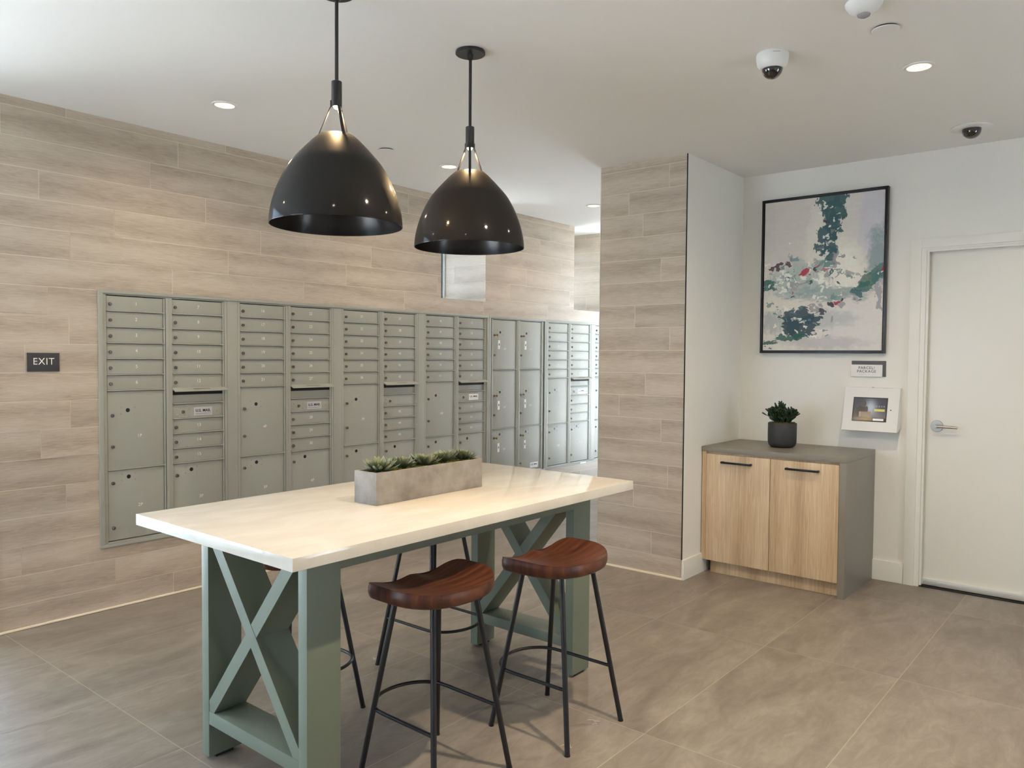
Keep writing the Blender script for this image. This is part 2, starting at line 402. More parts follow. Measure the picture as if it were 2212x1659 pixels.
# right wall with door
DY1, DY0 = 1.117, 0.20
b = MB(); b.box(XW, XW+.15, DY1, YC0, 0, CEIL); b.box(XW, XW+.15, YF, DY0, 0, CEIL); b.box(XW, XW+.15, DY0, DY1, 2.117, CEIL); struct('wall_right', b, M_PAINT)
b = MB(); b.box(XW-.014, XW, 1.207, YC0, 0, .130, .002); b.box(XW-.014, XW, YF, DY0-.09, 0, .130, .002); struct('baseboard_right', b, M_TRIM)
b = MB()
b.box(XW-.016, XW, 1.145, 1.205, 0, 2.175, .002); b.box(XW-.016, XW, DY0-.088, DY0-.028, 0, 2.175, .002); b.box(XW-.016, XW, DY0-.028, 1.145, 2.122, 2.175, .002)
# jamb
b.box(XW-.006, XW+.12, DY1, 1.145, 0, 2.122); b.box(XW-.006, XW+.12, DY0-.028, DY0, 0, 2.122); b.box(XW-.006, XW+.12, DY0, DY1, 2.110, 2.122)
b.box(XW+.002, XW+.030, DY1-.012, DY1, 0, 2.110); b.box(XW+.002, XW+.030, DY0, DY0+.012, 0, 2.110); b.box(XW+.002, XW+.030, DY0+.012, DY1-.012, 2.098, 2.110)
struct('trim_4', b, M_TRIM)
b = MB(); b.box(XW+.045, XW+.09, DY0+.003, DY1-.003, .022, 2.107, .002); door = struct('door_1', b, M_TRIM)
b = MB(); b.lathe([(0, -.010), (.034, -.010), (.036, -.004), (.036, 0)], XW+.045, 1.045, 1.015, axis='x', n=32)
b.lathe([(0, -.062), (.010, -.062), (.011, -.058), (.011, -.01)], XW+.045, 1.045, 1.015, axis='x', n=20)
b.tube([(XW-.008, 1.045, 1.015), (XW-.008, 1.02, 1.015), (XW-.006, .96, 1.014), (XW-.006, .925, 1.012)], .009, n=12, rs=[.010, .009, .0085, .007])
part('door_handle', b, M_CHROME, door)
b = MB(); b.box(XW+.022, XW+.045, DY0+.01, DY1-.006, .012, .046, .003); part('door_sweep', b, M_ALU, door)
b = MB(); b.box(XW+.002, XW+.13, DY0, DY1, 0, .008); struct('trim_5', b, M_DARK)
b = MB(); b.box(XW+.091, XW+.15, DY0-.1, DY1+.1, 0, 2.2); struct('wall_behind_door', b, M_PAINT)

# remaining shell (behind the camera and to the left): glazed storefront
GX0, GX1, GZ = 3.3, 4.0, 2.2  # added opening behind the camera, for frontal fill light
b = MB(); b.box(XL, GX0, YF-.12, YF, 0, CEIL); b.box(GX1, XW, YF-.12, YF, 0, CEIL); b.box(GX0, GX1, YF-.12, YF, GZ, CEIL); struct('wall_front', b, M_PAINT)
b = MB(); b.box(GX0-1, GX1+1, YF-1.9, YF-.12, CEIL, CEIL+.12); struct('added_sun_awning', b, M_PAINT)  # added slab out of view, keeps the sun out of the rear opening
def storefront(name, axis, fixed, a, c, z1, n):
    b = MB()
    def bx(u0, u1, z0, z1_, t=.05):
        if axis == 'x': b.box(u0, u1, fixed, fixed+t, z0, z1_)
        else: b.box(fixed, fixed+t, u0, u1, z0, z1_)
    bx(a, c, 0, .10); bx(a, c, z1-.06, z1); 
    for k in range(n+1):
        u = a+(c-a-.05)*k/n; bx(u, u+.05, .10, z1-.06)
    w = struct(name, b, M_STEEL)
    b = MB()
    if axis == 'x': b.box(a, c, fixed+.022, fixed+.028, .1, z1-.06)
    else: b.box(fixed+.022, fixed+.028, a, c, .1, z1-.06)
    part('pane', b, M_GLASS, w)
storefront('window_3', 'x', D+.02, XL, WX0-.008, 2.6, 3)
storefront('window_4', 'y', XL-.05, WY4, D, 2.6, 3)
storefront('window_5', 'y', XE, YC1, D, 2.6, 2)
storefront('window_7', 'x', YF-.08, GX0, GX1, GZ, 1)  # added rear glazing that lets in frontal fill daylight
b = MB(); b.box(XL, WX0-.008, D+.02, D+.12, 2.6, CEIL); b.box(XL-.1, XL, YF, D+.12, 2.6, CEIL); b.box(XL-.1, XL, YF, WY4, 0, 2.6); struct('wall_left', b, M_PAINT)
storefront('window_6', 'x', YC1-.05, WX6, XE, 2.6, 3)
b = MB(); b.box(XE, XE+.1, YC1, D+.1, 2.6, CEIL); b.box(WX6, XE, YC1-.05, YC1, 2.6, CEIL); struct('wall_end', b, M_PAINT)
b = MB(); b.box(5.6, XE+.1, YC1-2.0, YC1-.05, CEIL, CEIL+.12); struct('added_sun_canopy', b, M_PAINT)  # added slab out of view, blocks the sun from the passage glazing
b = MB(); b.box(XL-.1, XW+.19, YF-.12, NY+.2, CEIL, CEIL+.12); b.box(XW+.19, XE+.1, YC1-.05, NY+.2, CEIL, CEIL+.12); struct('ceiling', b, M_CEIL)
def floor_rows():
    return [(k, 0.85+0.612*k, 0.85+0.612*(k+1)) for k in range(-7, 8)]
tiled('floor', (0, 0, -.0008), (1, 0, 0), (0, 1, 0), [(XL-.1, XW+.15, YF-.1, D+.1), (XW+.15, XE+.1, YC1-.05, D+.1)], floor_rows, lambda r, a0, a1: [1.395+1.187*k for k in range(-5, 9)], 0.004, [M_FLOOR, M_FGROUT], lift=0.0008)
b = MB(); b.box(XL-.1, XE+.1, YF-.12, D+.1, -.10, -.0015); struct('floor_slab', b, M_FGROUT)
b = MB(); b.box(-14, 24, -10, 20, -.25, -.12); struct('ground', b, M_OUT)

# daylight portals in the openings (they give no light of their own, they only guide the sky's)
def portal(cx, cy, cz, sx, sy, rot):
    o = add_light('window_daylight_portal', 'AREA', (cx, cy, cz), shape='RECTANGLE', size=sx, size_y=sy)
    o.rotation_euler = rot
    o.data.cycles.is_portal = True
portal((XL+WX0)/2, D+.10, 1.3, WX0-XL, 2.6, (-PI/2, 0, 0))
portal(XL-.07, (D+WY4)/2, 1.3, 2.6, D-WY4, (0, -PI/2, 0))
portal(XE+.07, (D+YC1)/2, 1.3, 2.6, D-YC1, (0, PI/2, 0))
portal((XE+WX6)/2, YC1-.09, 1.3, XE-WX6, 2.6, (PI/2, 0, 0))
portal((GX0+GX1)/2, YF-.13, GZ/2, GX1-GX0, GZ, (PI/2, 0, 0))
for a0, a1 in NICHES: portal((a0+a1)/2, NY+.045, 2.13, a1-a0, .48, (-PI/2, 0, 0))

# ------------------------------------------------------------------ mailboxes
Y0 = D
RZ = [1.754-.0887*k for k in range(17)]; ZB = .377
def box_frame():
    b = MB()
    b.box(0, .018, -.005, .03, .366, 1.762, .001); b.box(.727, .745, -.005, .03, .366, 1.762, .001)
    b.box(.354, .392, -.007, .03, .377, 1.754, .001); b.box(.371, .375, -.0085, -.006, .377, 1.754)
    b.box(.018, .727, -.003, .03, 1.754, 1.762); b.box(.018, .727, -.003, .03, .366, .377)
    for x in (.342, .715): b.box(x, x+.008, -.006, .02, .380, 1.751, .001)
    for x in (.018, .392): b.box(x, x+.003, -.002, .02, .380, 1.751)
    b.mi = 1; b.box(.018, .727, .018, .03, .377, 1.754)
    return b
_rm = {}
def rails(zs, x0, x1, t):
    w = round(x1-x0, 4)
    if w not in _rm:
        b = MB(); b.box(0, w, -.010, .018, -.0022, .0040, .0008, 1); _rm[w] = b.mesh('divider_rail', M_MAIL)
    for z in zs: link('divider_rail', _rm[w], t, (x0, 0, z))
_mc = {}
def door_mesh(h):
    k = round(h, 4)
    if k not in _mc:
        b = MB(); b.box(0, .316, -.0, .010, 0, h-.010, .0012)
        _mc[k] = b.mesh('door', M_MAIL)
    return _mc[k]
def lock_mesh():
    b = MB(); b.lathe([(0, -.011), (.0075, -.011), (.0092, -.009), (.0095, -.002), (.0095, 0)], axis='y', n=18)
    b.mi = 1; b.box(-.0012, .0012, -.0116, -.0108, -.005, .004)
    return b.mesh('lock', [M_LOCK, M_DARK])
def plate_mesh():
    b = MB(); b.mi = 1; b.lathe([(0, -.0012), (.0105, -.0012), (.0115, 0)], axis='y', n=20)
    b.mi = 0
    for sx in (-.036, .038):
        for sz in (.017, -.018): b.lathe([(0, -.0022), (.004, -.0015), (.0052, 0)], sx, 0, sz, axis='y', n=10)
    return b.mesh('security_lock', [M_MAIL, M_DARK])
def arrow_mesh():
    b = MB(); b.mi = 1; b.lathe([(0, -.006), (.009, -.006), (.011, 0)], axis='y', n=20)
    b.mi = 2; b.box(-.002, .006, -.0066, -.0058, -.002, .003)
    b.mi = 0
    for sx in (-.036, .036):
        for sz in (.018, -.018): b.lathe([(0, -.003), (.004, -.002), (.0055, 0)], sx, 0, sz, axis='y', n=10)
    b.lathe([(0, -.003), (.0035, -.002), (.0045, 0)], .219, 0, -.003, axis='y', n=10)
    return b.mesh('arrow_lock', [M_MAIL, M_LOCK, M_DARK])
ME_FRAME = box_frame().mesh('unit_frame', [M_MAIL, M_GAP]); ME_LOCK = lock_mesh(); ME_PLATE = plate_mesh(); ME_ARROW = arrow_mesh()
def hood_mesh():
    b = MB(); b.prism([(.004, 1.231), (-.040, 1.212), (-.041, 1.207), (-.038, 1.206), (.004, 1.222)], 'x', -.004, .338)
    return b.mesh('slot_hood', M_MAIL)
def slot_mesh():
    b = MB(); b.mi = 1; b.box(0, .322, .000, .012, 1.186, 1.222); b.mi = 0; b.box(0, .322, .002, .010, 1.138, 1.190, .001)  # black strip paints the shade in the slot under the hood
    return b.mesh('slot_panel', [M_MAIL, M_GAP])
ME_HOOD = hood_mesh(); ME_SLOT = slot_mesh()
b = MB(); b.box(.10, .21, 0, .0006, -.002, .002); ME_HL = None
b.b.free()
def number(txt, parent, x, z, off=None):
    me = text_mesh(txt, .0265, M_WTXT, 1.05, depth=.0002)
    o = link('number', me, parent); o.matrix_local = Matrix.Translation((x, -.0006, z)) @ rot_to('y'); return o
def mk_door(parent, x, z0, z1, txt, locks, hole=None, numpos=None, name='door'):
    d = link(name, door_mesh(z1-z0), parent, (x, 0, z0+.005))
    for lx, lz in locks: link('lock', ME_LOCK, d, (lx-x, 0, lz-(z0+.005)))
    if hole: link('security_lock', ME_PLATE, d, (hole[0]-x, 0, hole[1]-(z0+.005)))
    nx, nz = numpos
    me = text_mesh(txt, .0265, M_WTXT, 1.05, depth=.0002)
    o = link('number', me, d); o.matrix_local = Matrix.Translation((nx-x, -.0006, nz-(z0+.005))) @ rot_to('y')
    return d
def sticker(parent, x0, x1, z0, z1, txt, ts, mt, name='sticker'):
    b = MB(); b.box(x0, x1, -.0012, 0, z0, z1); s = part(name, b, mt, parent, world=False)
    if txt:
        me = text_mesh(txt, ts, M_BTXT, 1.02, bold=ts*.02)
        o = link('sticker_text', me, s); o.matrix_local = Matrix.Translation(((x0+x1)/2, -.0016, (z0+z1)/2+.004)) @ rot_to('y')
        b = MB(); b.box(x0+.010, x1-.008, -.0016, -.001, z0+.010, z0+.0115); part('sticker_line', b, M_BTXT, s, world=False)
    return s
UX = [1.891, 2.707, 3.525, 4.340, 5.152, 5.958, 6.768]
def tenant_unit(i, first, pfirst, label, stick):
    t = thing('mailbox_unit', label, 'mailbox', (UX[i], Y0, 0), 'wall mailbox units in the tiled wall')
    link('unit_frame', ME_FRAME, t)
    rails([RZ[k] for k in range(1, 7)]+[RZ[11]], .020, .349, t)
    rails([RZ[k] for k in range(1, 6)]+[RZ[k] for k in range(7, 12)], .394, .722, t)
    XA, XB = .023, .396; n = first
    for c, x in ((0, XA), (1, XB)):
        rows = list(range(6)) if c == 0 else list(range(6))+[8, 9, 10]
        for k in rows:
            zc = (RZ[k]+RZ[k+1])/2
            mk_door(t, x, RZ[k+1], RZ[k], str(n), [(x+.019, zc-.006)], None, (x+.163, zc+.001)); n += 1
    p = pfirst
    mk_door(t, XA, RZ[11], RZ[6], '%dP' % p, [(XA+.026, 1.083), (XA+.027, .908)], (.134, 1.110), (.199, .961), 'parcel_door')
    mk_door(t, XA, ZB, RZ[11], '%dP' % (p+1), [(XA+.026, .704), (XA+.027, .452)], (.136, .733), (.201, .564), 'parcel_door')
    mk_door(t, XB, ZB, RZ[11], '%dP' % (p+2), [(XB+.024, .706), (XB+.025, .452)], (.509, .734), (.571, .565), 'parcel_door')
    h = link('slot_hood', ME_HOOD, t, (XB, 0, 0)); link('slot_panel', ME_SLOT, t, (XB, 0, 0))
    b = MB(); b.prism([(-.0165, 1.2222), (-.0235, 1.2192), (-.0235, 1.2198), (-.0165, 1.2228)], 'x', .120, .225); part('slot_label', b, M_LOCK, h, world=False)
    d = link('mail_carrier_panel', door_mesh(RZ[7]-RZ[8]), t, (XB, 0, RZ[8]+.005))
    link('arrow_lock', ME_ARROW, d, (.064, 0, 1.083-RZ[8]-.005))
    if stick: sticker(t, .527, .645, 1.058, 1.108, 'U.S. MAIL', .0235, stick)
    return t
tenant_unit(0, 1, 1, 'wall mailbox unit numbered 1 to 15, nearest the exit sign', M_STICK)
tenant_unit(1, 16, 4, 'wall mailbox unit numbered 16 to 30 with silver label', M_STICK)
tenant_unit(2, 31, 7, 'wall mailbox unit numbered 31 to 45, without a label sticker', None)
tenant_unit(3, 46, 10, 'wall mailbox unit numbered 46 to 60, behind the right succulents', M_WSTICK)
t5 = thing('mailbox_unit', 'parcel locker unit of six tall doors with hanging keys', 'mailbox', (UX[4], Y0, 0), 'wall mailbox units in the tiled wall')
link('unit_frame', ME_FRAME, t5)
rails([1.3105, .788], .020, .349, t5)
rails([1.3105, .788], .394, .722, t5)
KEYS = []
pn = 13
for x in (.023, .396):
    for (z0, z1, l1, l2, hz, nz) in ((1.3105, 1.754, 1.614, 1.439, 1.641, 1.494), (.788, 1.3105, 1.082, .912, 1.112, .975), (.377, .788, .708, .452, .737, .600)):
        mk_door(t5, x, z0, z1, '%dP' % pn, [(x+.019, l1), (x+.019, l2)], (x+.097, hz), (x+.158, nz), 'parcel_door'); pn += 1
        KEYS.append((UX[4]+x+.019, l1))
sticker(t5, .560, .678, .393, .441, 'U.S. MAIL', .0235, M_WSTICK)
t6 = tenant_unit(5, 61, 19, 'mailbox unit lit by daylight, right of the parcel lockers', M_WSTICK)
tenant_unit(6, 76, 22, 'farthest mailbox unit, cut off by the tiled column', M_WSTICK)
def surround(x0, x1, label):
    t = thing('mailbox_surround', label, 'frame', (x0, Y0, 0))
    b = MB()
    z0, z1 = .349, 1.780
    b.box(x0, x1, Y0-.012, Y0-.0015, 1.7625, z1, .002); b.box(x0, x1, Y0-.012, Y0-.0015, z0, .3655, .002)
    b.box(x0, x0+.024, Y0-.012, Y0-.0015, .3655, 1.7625, .001); b.box(x1-.024, x1, Y0-.012, Y0-.0015, .3655, 1.7625, .001)
    part('border', b, M_MAIL, t)
    for u in UX:
        for v in UX:
            if v > u and v-u < .83 and u > x0-.01 and v < x1:
                b = MB(); b.box(u+.746, v-.001, Y0-.006, Y0-.0015, .3665, 1.7615, .0008); part('filler_strip', b, M_MAIL, t)
surround(1.866, 5.110, 'grey green metal surround around the four left mailbox units')
surround(5.112, 5.935, 'grey green metal surround around the parcel locker unit')
surround(5.937, 7.540, 'grey green metal surround around the two far mailbox units')
b = MB(); b.box(6.52, 6.62, Y0-.0135, Y0-.012, .350, .3645); part('frame_label', b, M_WSTICK, bpy.data.objects['mailbox_surround.002'])
# keys hanging in the parcel locks
names = ['upper left parcel locker lock', 'middle left parcel locker lock', 'lower left parcel locker lock', 'upper right parcel locker lock', 'middle right parcel locker lock', 'lower right parcel locker lock']
for k, (x, z) in enumerate(KEYS):
    t = thing('key', 'small key with dangling white tag in '+names[k], 'key', (x, Y0-.011, z), 'tagged keys in the parcel lockers')
    b = MB(); b.box(-.0015, .0015, -.014, 0, -.003, .003); b.lathe([(0, -.0015), (.009, -.0015), (.010, 0), (.009, .0015), (0, .0015)], 0, -.022, 0, axis='x', n=20)
    part('key_blade', b, M_BRASS, t, world=False)
    b = MB(); b.tube([(.004+0.011*math.sin(a), -.024-.001*math.sin(a), -.014+.013*math.cos(a)) for a in [2*PI*j/20 for j in range(20)]], .0011, n=6, closed=True); part('key_ring', b, M_CHROME, t, world=False)
    b = MB(); xo = .016; b.box(xo, xo+.026, -.018, -.0155, -.122, -.044, .002); tg = part('key_tag', b, M_TAG, t, world=False)
    b = MB(); b.box(xo+.009, xo+.019, -.0186, -.0178, -.090, -.072); part('tag_mark', b, M_BTXT, tg, world=False)
    b = MB(); b.tube([(.010, -.022, -.026), (xo+.013, -.018, -.046)], .001, n=6); part('tag_link', b, M_CHROME, t, world=False)

# ------------------------------------------------------------------ signs
t = thing('exit_sign', 'dark rectangular sign reading EXIT on the wood-look wall', 'sign', (1.5925, Y0, 1.382))
b = MB(); b.box(1.516, 1.669, Y0-.008, Y0-.0015, 1.333, 1.430, .001); pl = part('sign_plate', b, M_SIGN, t)
o = link('sign_text', text_mesh('EXIT', .050, M_WTXT, 1.12, xs=.92), pl); o.matrix_local = Matrix.Translation((0, -.0085, .002)) @ rot_to('y')
t = thing('parcel_sign', 'white and grey wall sign reading PARCEL/PACKAGE', 'sign', (XW, 1.443, 1.366))
b = MB(); b.box(XW-.006, XW, 1.338, 1.548, 1.316, 1.418, .001); part('back_plate', b, M_SIGN2, t)
b = MB(); b.box(XW-.012, XW-.006, 1.357, 1.550, 1.3155, 1.393, .001); fp = part('front_plate', b, M_WSTICK, t)
M_STXT = mat('dark_grey_lettering', (0.03, 0.03, 0.035), 0.5)
for s, z in (('PARCEL/', 1.372), ('PACKAGE', 1.349)):
    o = link('sign_text', text_mesh(s, .0245, M_STXT, 1.12), fp); o.matrix_local = Matrix.Translation((-.0125, 1.4535-1.443, z-1.366)) @ rot_to('x')
b = MB()
for k in range(14):
    for r in (0, 1):
        if random.random() < .7: b.lathe([(0, -.0006), (.0012, 0)], XW-.012, 1.50-.0072*k, 1.331-.004*r, axis='x', n=6)
part('braille', b, M_STICK, fp)

# ------------------------------------------------------------------ tablet kiosk
t = thing('tablet_kiosk', 'white sloping wall tablet enclosure with a lit screen', 'tablet', (XW, 1.42, 1.1))
XT, XB_, ZT, ZBt = 5.370, 5.298, 1.244, .969; YL, YR = 1.574, 1.241
b = MB(); b.prism([(XT, ZT), (XB_, ZBt), (XB_+.012, ZBt-.004), (XW-.002, ZBt+.03), (XW-.002, ZT+.002)], 'y', YR, YL)
part('enclosure', b, M_WPLA, t)
nrm = Vector((ZBt-ZT, 0, XT-XB_)); nrm = Vector((-(ZT-ZBt), 0, (XT-XB_)*1.0)).normalized(); sl = (Vector((XB_, 0, ZBt))-Vector((XT, 0, ZT))); SLn = sl.length; sl.normalize()
def face_pt(u, w, h): # u from left edge (towards -Y), w down the slope
    return Vector((XT, YL-u, ZT))+sl*w+nrm*h
def slab(u0, u1, w0, w1, h0, h1, name, mt, par, label=None):
    b = MB()
    A = [face_pt(u0, w0, h0), face_pt(u1, w0, h0), face_pt(u1, w1, h0), face_pt(u0, w1, h0)]
    B = [face_pt(u0, w0, h1), face_pt(u1, w0, h1), face_pt(u1, w1, h1), face_pt(u0, w1, h1)]
    va = [b.b.verts.new(p) for p in A]; vb = [b.b.verts.new(p) for p in B]
    b.b.faces.new(va); b.b.faces.new(vb[::-1])
    for i in range(4): b.b.faces.new([va[i], vb[i], vb[(i+1) % 4], va[(i+1) % 4]])
    return part(name, b, mt, par, label=label)
U0, U1, W0, W1 = .058, .266, .064, .222
bz = slab(U0, U1, W0, W1, 0, .0010, 'bezel', M_DARK, t)
# the picture on the screen
def screen_img(nx, ny):
    u, v = np.meshgrid((np.arange(nx)+.5)/nx, (np.arange(ny)+.5)/ny)
    img = np.zeros((ny, nx, 3)); base = np.array([.045, .047, .058])
    img[:] = base
    glow = np.exp(-(((u-.52)/.16)**2+((v-.40)/.30)**2)); img += glow[..., None]*np.array([.24, .27, .30])
    img += (np.exp(-(((u-.72)/.3)**2+((v-.8)/.25)**2)))[..., None]*np.array([.05, .05, .06])
    def m(x, a): return np.clip(a*(1-x)*8, 0, 1)[..., None]
    head = ((u-.30)/.085)**2+((v-.26)/.17)**2; body = ((u-.25)/.17)**2+((v-.62)/.30)**2
    for e, c in ((body, (.035, .034, .034)), (head, (.06, .055, .055))):
        k = m(e, 1.0); img = img*(1-k)+np.array(c)*k
    arm = ((u-.40)/.05)**2+((v-.52)/.17)**2; k = m(arm, 1.); img = img*(1-k)+np.array((.05, .045, .045))*k
    def rect(a, b_, c, d, col):
        k = ((u > a) & (u < b_) & (v > c) & (v < d))[..., None]; return np.where(k, np.array(col), img)
    img = rect(0, 1, .86, 1, (.03, .028, .030))
    img = rect(.20, .54, .60, .84, (.14, .115, .10)); img = rect(.18, .24, .60, .84, (.19, .17, .155))
    img = rect(.64, .96, .47, .575, (.42, .36, .10))
    img = rect(.62, .95, .90, .985, (.45, .47, .50))
    return img
def grid_mesh(name, fn, nx, ny, cols, mt):
    me = bpy.data.meshes.new(name); vs = []; fs = []
    for j in range(ny+1):
        for i in range(nx+1): vs.append(fn(i/nx, j/ny))
    for j in range(ny):
        for i in range(nx): a = j*(nx+1)+i; fs.append((a, a+nx+1, a+nx+2, a+1))
    me.from_pydata([tuple(v) for v in vs], [], fs)
    at = me.color_attributes.new('Col', 'FLOAT_COLOR', 'CORNER')
    c = np.ones((nx*ny, 4, 4), dtype=np.float32); c[:, :, :3] = cols.reshape(nx*ny, 1, 3)
    at.data.foreach_set('color', c.ravel()); me.materials.append(mt)
    return me
rt = Vector(t.location)
me = grid_mesh('screen', lambda a, c: face_pt(U0+.006+(U1-U0-.012)*a, W0+.006+(W1-W0-.012)*c, .0016)-rt, 130, 96, screen_img(130, 96), M_SCREEN)
sc = link('screen', me, bz)
o = link('screen_text', text_mesh('LUXER', .0155, M_STICK, 1.7, depth=.0001), sc)
ang = math.atan2(XT-XB_, ZT-ZBt)
o.matrix_local = Matrix.Translation(face_pt(.218, W0+.058, .0018)-rt) @ Matrix.Rotation(ang, 4, 'Y') @ rot_to('x')
b = MB(); c = face_pt(.287, .142, .0004); b.lathe([(0, -.0008), (.0038, -.0008), (.004, 0)], c.x, c.y, c.z, axis='x', n=16); part('camera_hole', b, M_DARK, t)
b = MB(); b.tube([(XT+.004, 1.405, ZT), (XT+.004, 1.405, ZT+.006)], .006, n=12); part('enclosure_lock', b, M_CHROME, t)

# ------------------------------------------------------------------ framed abstract painting
def paint(nx, ny):
    rng = np.random.RandomState(5)
    def vnoise(fx, fy):
        g = rng.rand(fy+2, fx+2); x = np.linspace(0, fx, nx, endpoint=False); y = np.linspace(0, fy, ny, endpoint=False)
        xi = x.astype(int); yi = y.astype(int); tx = x-xi; ty = (y-yi)[:, None]; tx = tx*tx*(3-2*tx); ty = ty*ty*(3-2*ty)
        a = g[yi][:, xi]; b_ = g[yi][:, xi+1]; c = g[yi+1][:, xi]; d = g[yi+1][:, xi+1]
        return (a*(1-tx)+b_*tx)*(1-ty)+(c*(1-tx)+d*tx)*ty
    H = vnoise(10, 60)*.4+vnoise(30, 140)*.35+vnoise(100, 170)*.25   # horizontal drag
    Vn = vnoise(60, 12)*.4+vnoise(130, 40)*.35+vnoise(120, 120)*.25 # vertical drag
    Q = vnoise(14, 18)*.45+vnoise(40, 50)*.3+vnoise(110, 140)*.25
    u, v = np.meshgrid((np.arange(nx)+.5)/nx, (np.arange(ny)+.5)/ny)
    u0_, v0_ = u, v
    u = u+.050*(vnoise(16, 20)-.5)+.030*(vnoise(45, 60)-.5)+.008*(vnoise(110, 120)-.5)
    v = v+.036*(vnoise(14, 26)-.5)+.022*(vnoise(40, 80)-.5)+.006*(vnoise(100, 150)-.5)
    C = lambda *c: np.array(srgb(*c))
    img = np.zeros((ny, nx, 3)); img[:] = C(208, 202, 194)
    def blend(mask, col):
        nonlocal img
        k = np.clip(mask, 0, 1)[..., None]; img = img*(1-k)+np.array(col)*k
    def soft(cu, cv, ru, rv, col, a, nz=None, rag=.0):
        e = 1-((u-cu)/ru)**2-((v-cv)/rv)**2
        if nz is not None: e = e+(nz-.5)*rag
        blend(np.clip(e*1.3, 0, 1)*a, col)
    def hard(cu, cv, ru, rv, col, a=1., nz=None, rag=1.5, ang=0., th=10):
        c_, s_ = math.cos(ang), math.sin(ang); du, dv = u-cu, (v-cv)*1.29
        x = (du*c_+dv*s_)/ru; y = (-du*s_+dv*c_)/(rv*1.29)
        e = 1-x*x-y*y+((Q if nz is None else nz)-.5)*rag
        blend(np.clip(e*th, 0, 1)*a, col)
    soft(.22, .2, .35, .35, C(194, 187, 180), .8); soft(.9, .18, .22, .3, C(190, 188, 196), .9); soft(.72, .22, .14, .3, C(204, 200, 190), .7)
    soft(.45, .3, .10, .3, C(212, 209, 198), .8); soft(.68, .48, .22, .20, C(222, 220, 208), 1.0); soft(.5, .60, .2, .08, C(224, 220, 208), .9)
    soft(.8, .85, .4, .22, C(208, 205, 203), .8); soft(.15, .70, .3, .08, C(212, 205, 193), .8)
    soft(.30, .54, .32, .12, C(160, 172, 166), .9, Vn, 1.2); soft(.55, .63, .45, .06, C(122, 142, 144), .8, H, 1.4)
    soft(.55, .80, .3, .07, C(150, 162, 160), .5, H, 1.2); soft(.1, .82, .16, .10, C(150, 158, 155), .7, Vn, 1.6)
    soft(.97, .42, .12, .22, C(110, 134, 138), .8, Q, 1.2); soft(.5, .95, .5, .05, C(168, 165, 168), .6, H, 1.)
    TEAL, DK, GR = C(38, 78, 84), C(40, 66, 76), C(24, 84, 72)
    for cu, cv, ru, rv in ((.58, .03, .13, .07), (.60, .10, .09, .09), (.60, .19, .065, .10), (.55, .25, .09, .065), (.55, .33, .085, .055), (.57, .40, .06, .07), (.565, .45, .04, .05)):
        hard(cu, cv, ru, rv, TEAL, .95, Vn, 1.5)
    hard(.52, .44, .09, .04, C(120, 150, 146), .7, Q, 2.); hard(.30, .44, .07, .05, C(150, 166, 160), .5, Q, 2.)
    for cu, cv, ru, rv in ((.30, .78, .16, .065), (.34, .85, .13, .07), (.24, .83, .08, .06), (.43, .80, .08, .035)):
        hard(cu, cv, ru, rv, DK, .95, H, 1.3)
    for cu, cv, ru, rv, an in ((.22, .92, .12, .022, -.15), (.06, .955, .08, .014, 0), (.33, .91, .06, .03, 0), (.05, .56, .06, .035, .3), (.09, .585, .04, .02, .4)):
        hard(cu, cv, ru, rv, GR, .9, H, 2.2, an)
    hard(.86, .60, .08, .028, C(52, 96, 98), .9, H, 2.0); hard(.90, .555, .10, .035, GR, .8, Q, 2.2, -.5); hard(.80, .635, .05, .03, C(48, 90, 96), .9, H, 1.8)
    hard(.96, .52, .05, .05, C(60, 100, 100), .8, Q, 2.); hard(.97, .66, .022, .09, C(150, 146, 156), .9, Vn, .8)
    WH = C(228, 226, 216)
    for _ in range(110): # small light and grey palette-knife dabs through the middle
        cu = rng.uniform(.02, .8); cv = rng.normal(.50, .07)
        hard(cu, cv, rng.uniform(.010, .035), rng.uniform(.004, .014), WH if rng.rand() < .55 else (C(150, 146, 146) if rng.rand() < .5 else C(96, 126, 126)), .8, Q, 4., rng.uniform(-1, 1))
    for _ in range(20):
        hard(rng.uniform(.45, .68), rng.uniform(.05, .45), rng.uniform(.006, .02), rng.uniform(.004, .016), WH if rng.rand() < .7 else C(120, 116, 124), .85, Q, 2., rng.uniform(-1.4, 1.4))
    for _ in range(30):
        hard(rng.uniform(.1, .55), rng.uniform(.72, .93), rng.uniform(.01, .035), rng.uniform(.003, .008), WH if rng.rand() < .5 else C(90, 120, 122), .8, H, 2., rng.uniform(-.6, .6))
    GY = C(146, 142, 144)
    for cu, cv, ru, rv, an in ((.62, .40, .018, .07, .1), (.55, .505, .015, .03, .2), (.63, .50, .016, .035, .5), (.28, .555, .03, .015, .3), (.35, .55, .04, .012, 0), (.50, .70, .03, .02, .6), (.45, .725, .05, .012, .5), (.67, .70, .025, .012, .4)):
        hard(cu, cv, ru, rv, GY, .9, Q, 1.4, an)
    MR, RD, BK = C(66, 34, 46), C(160, 26, 52), C(44, 38, 50)
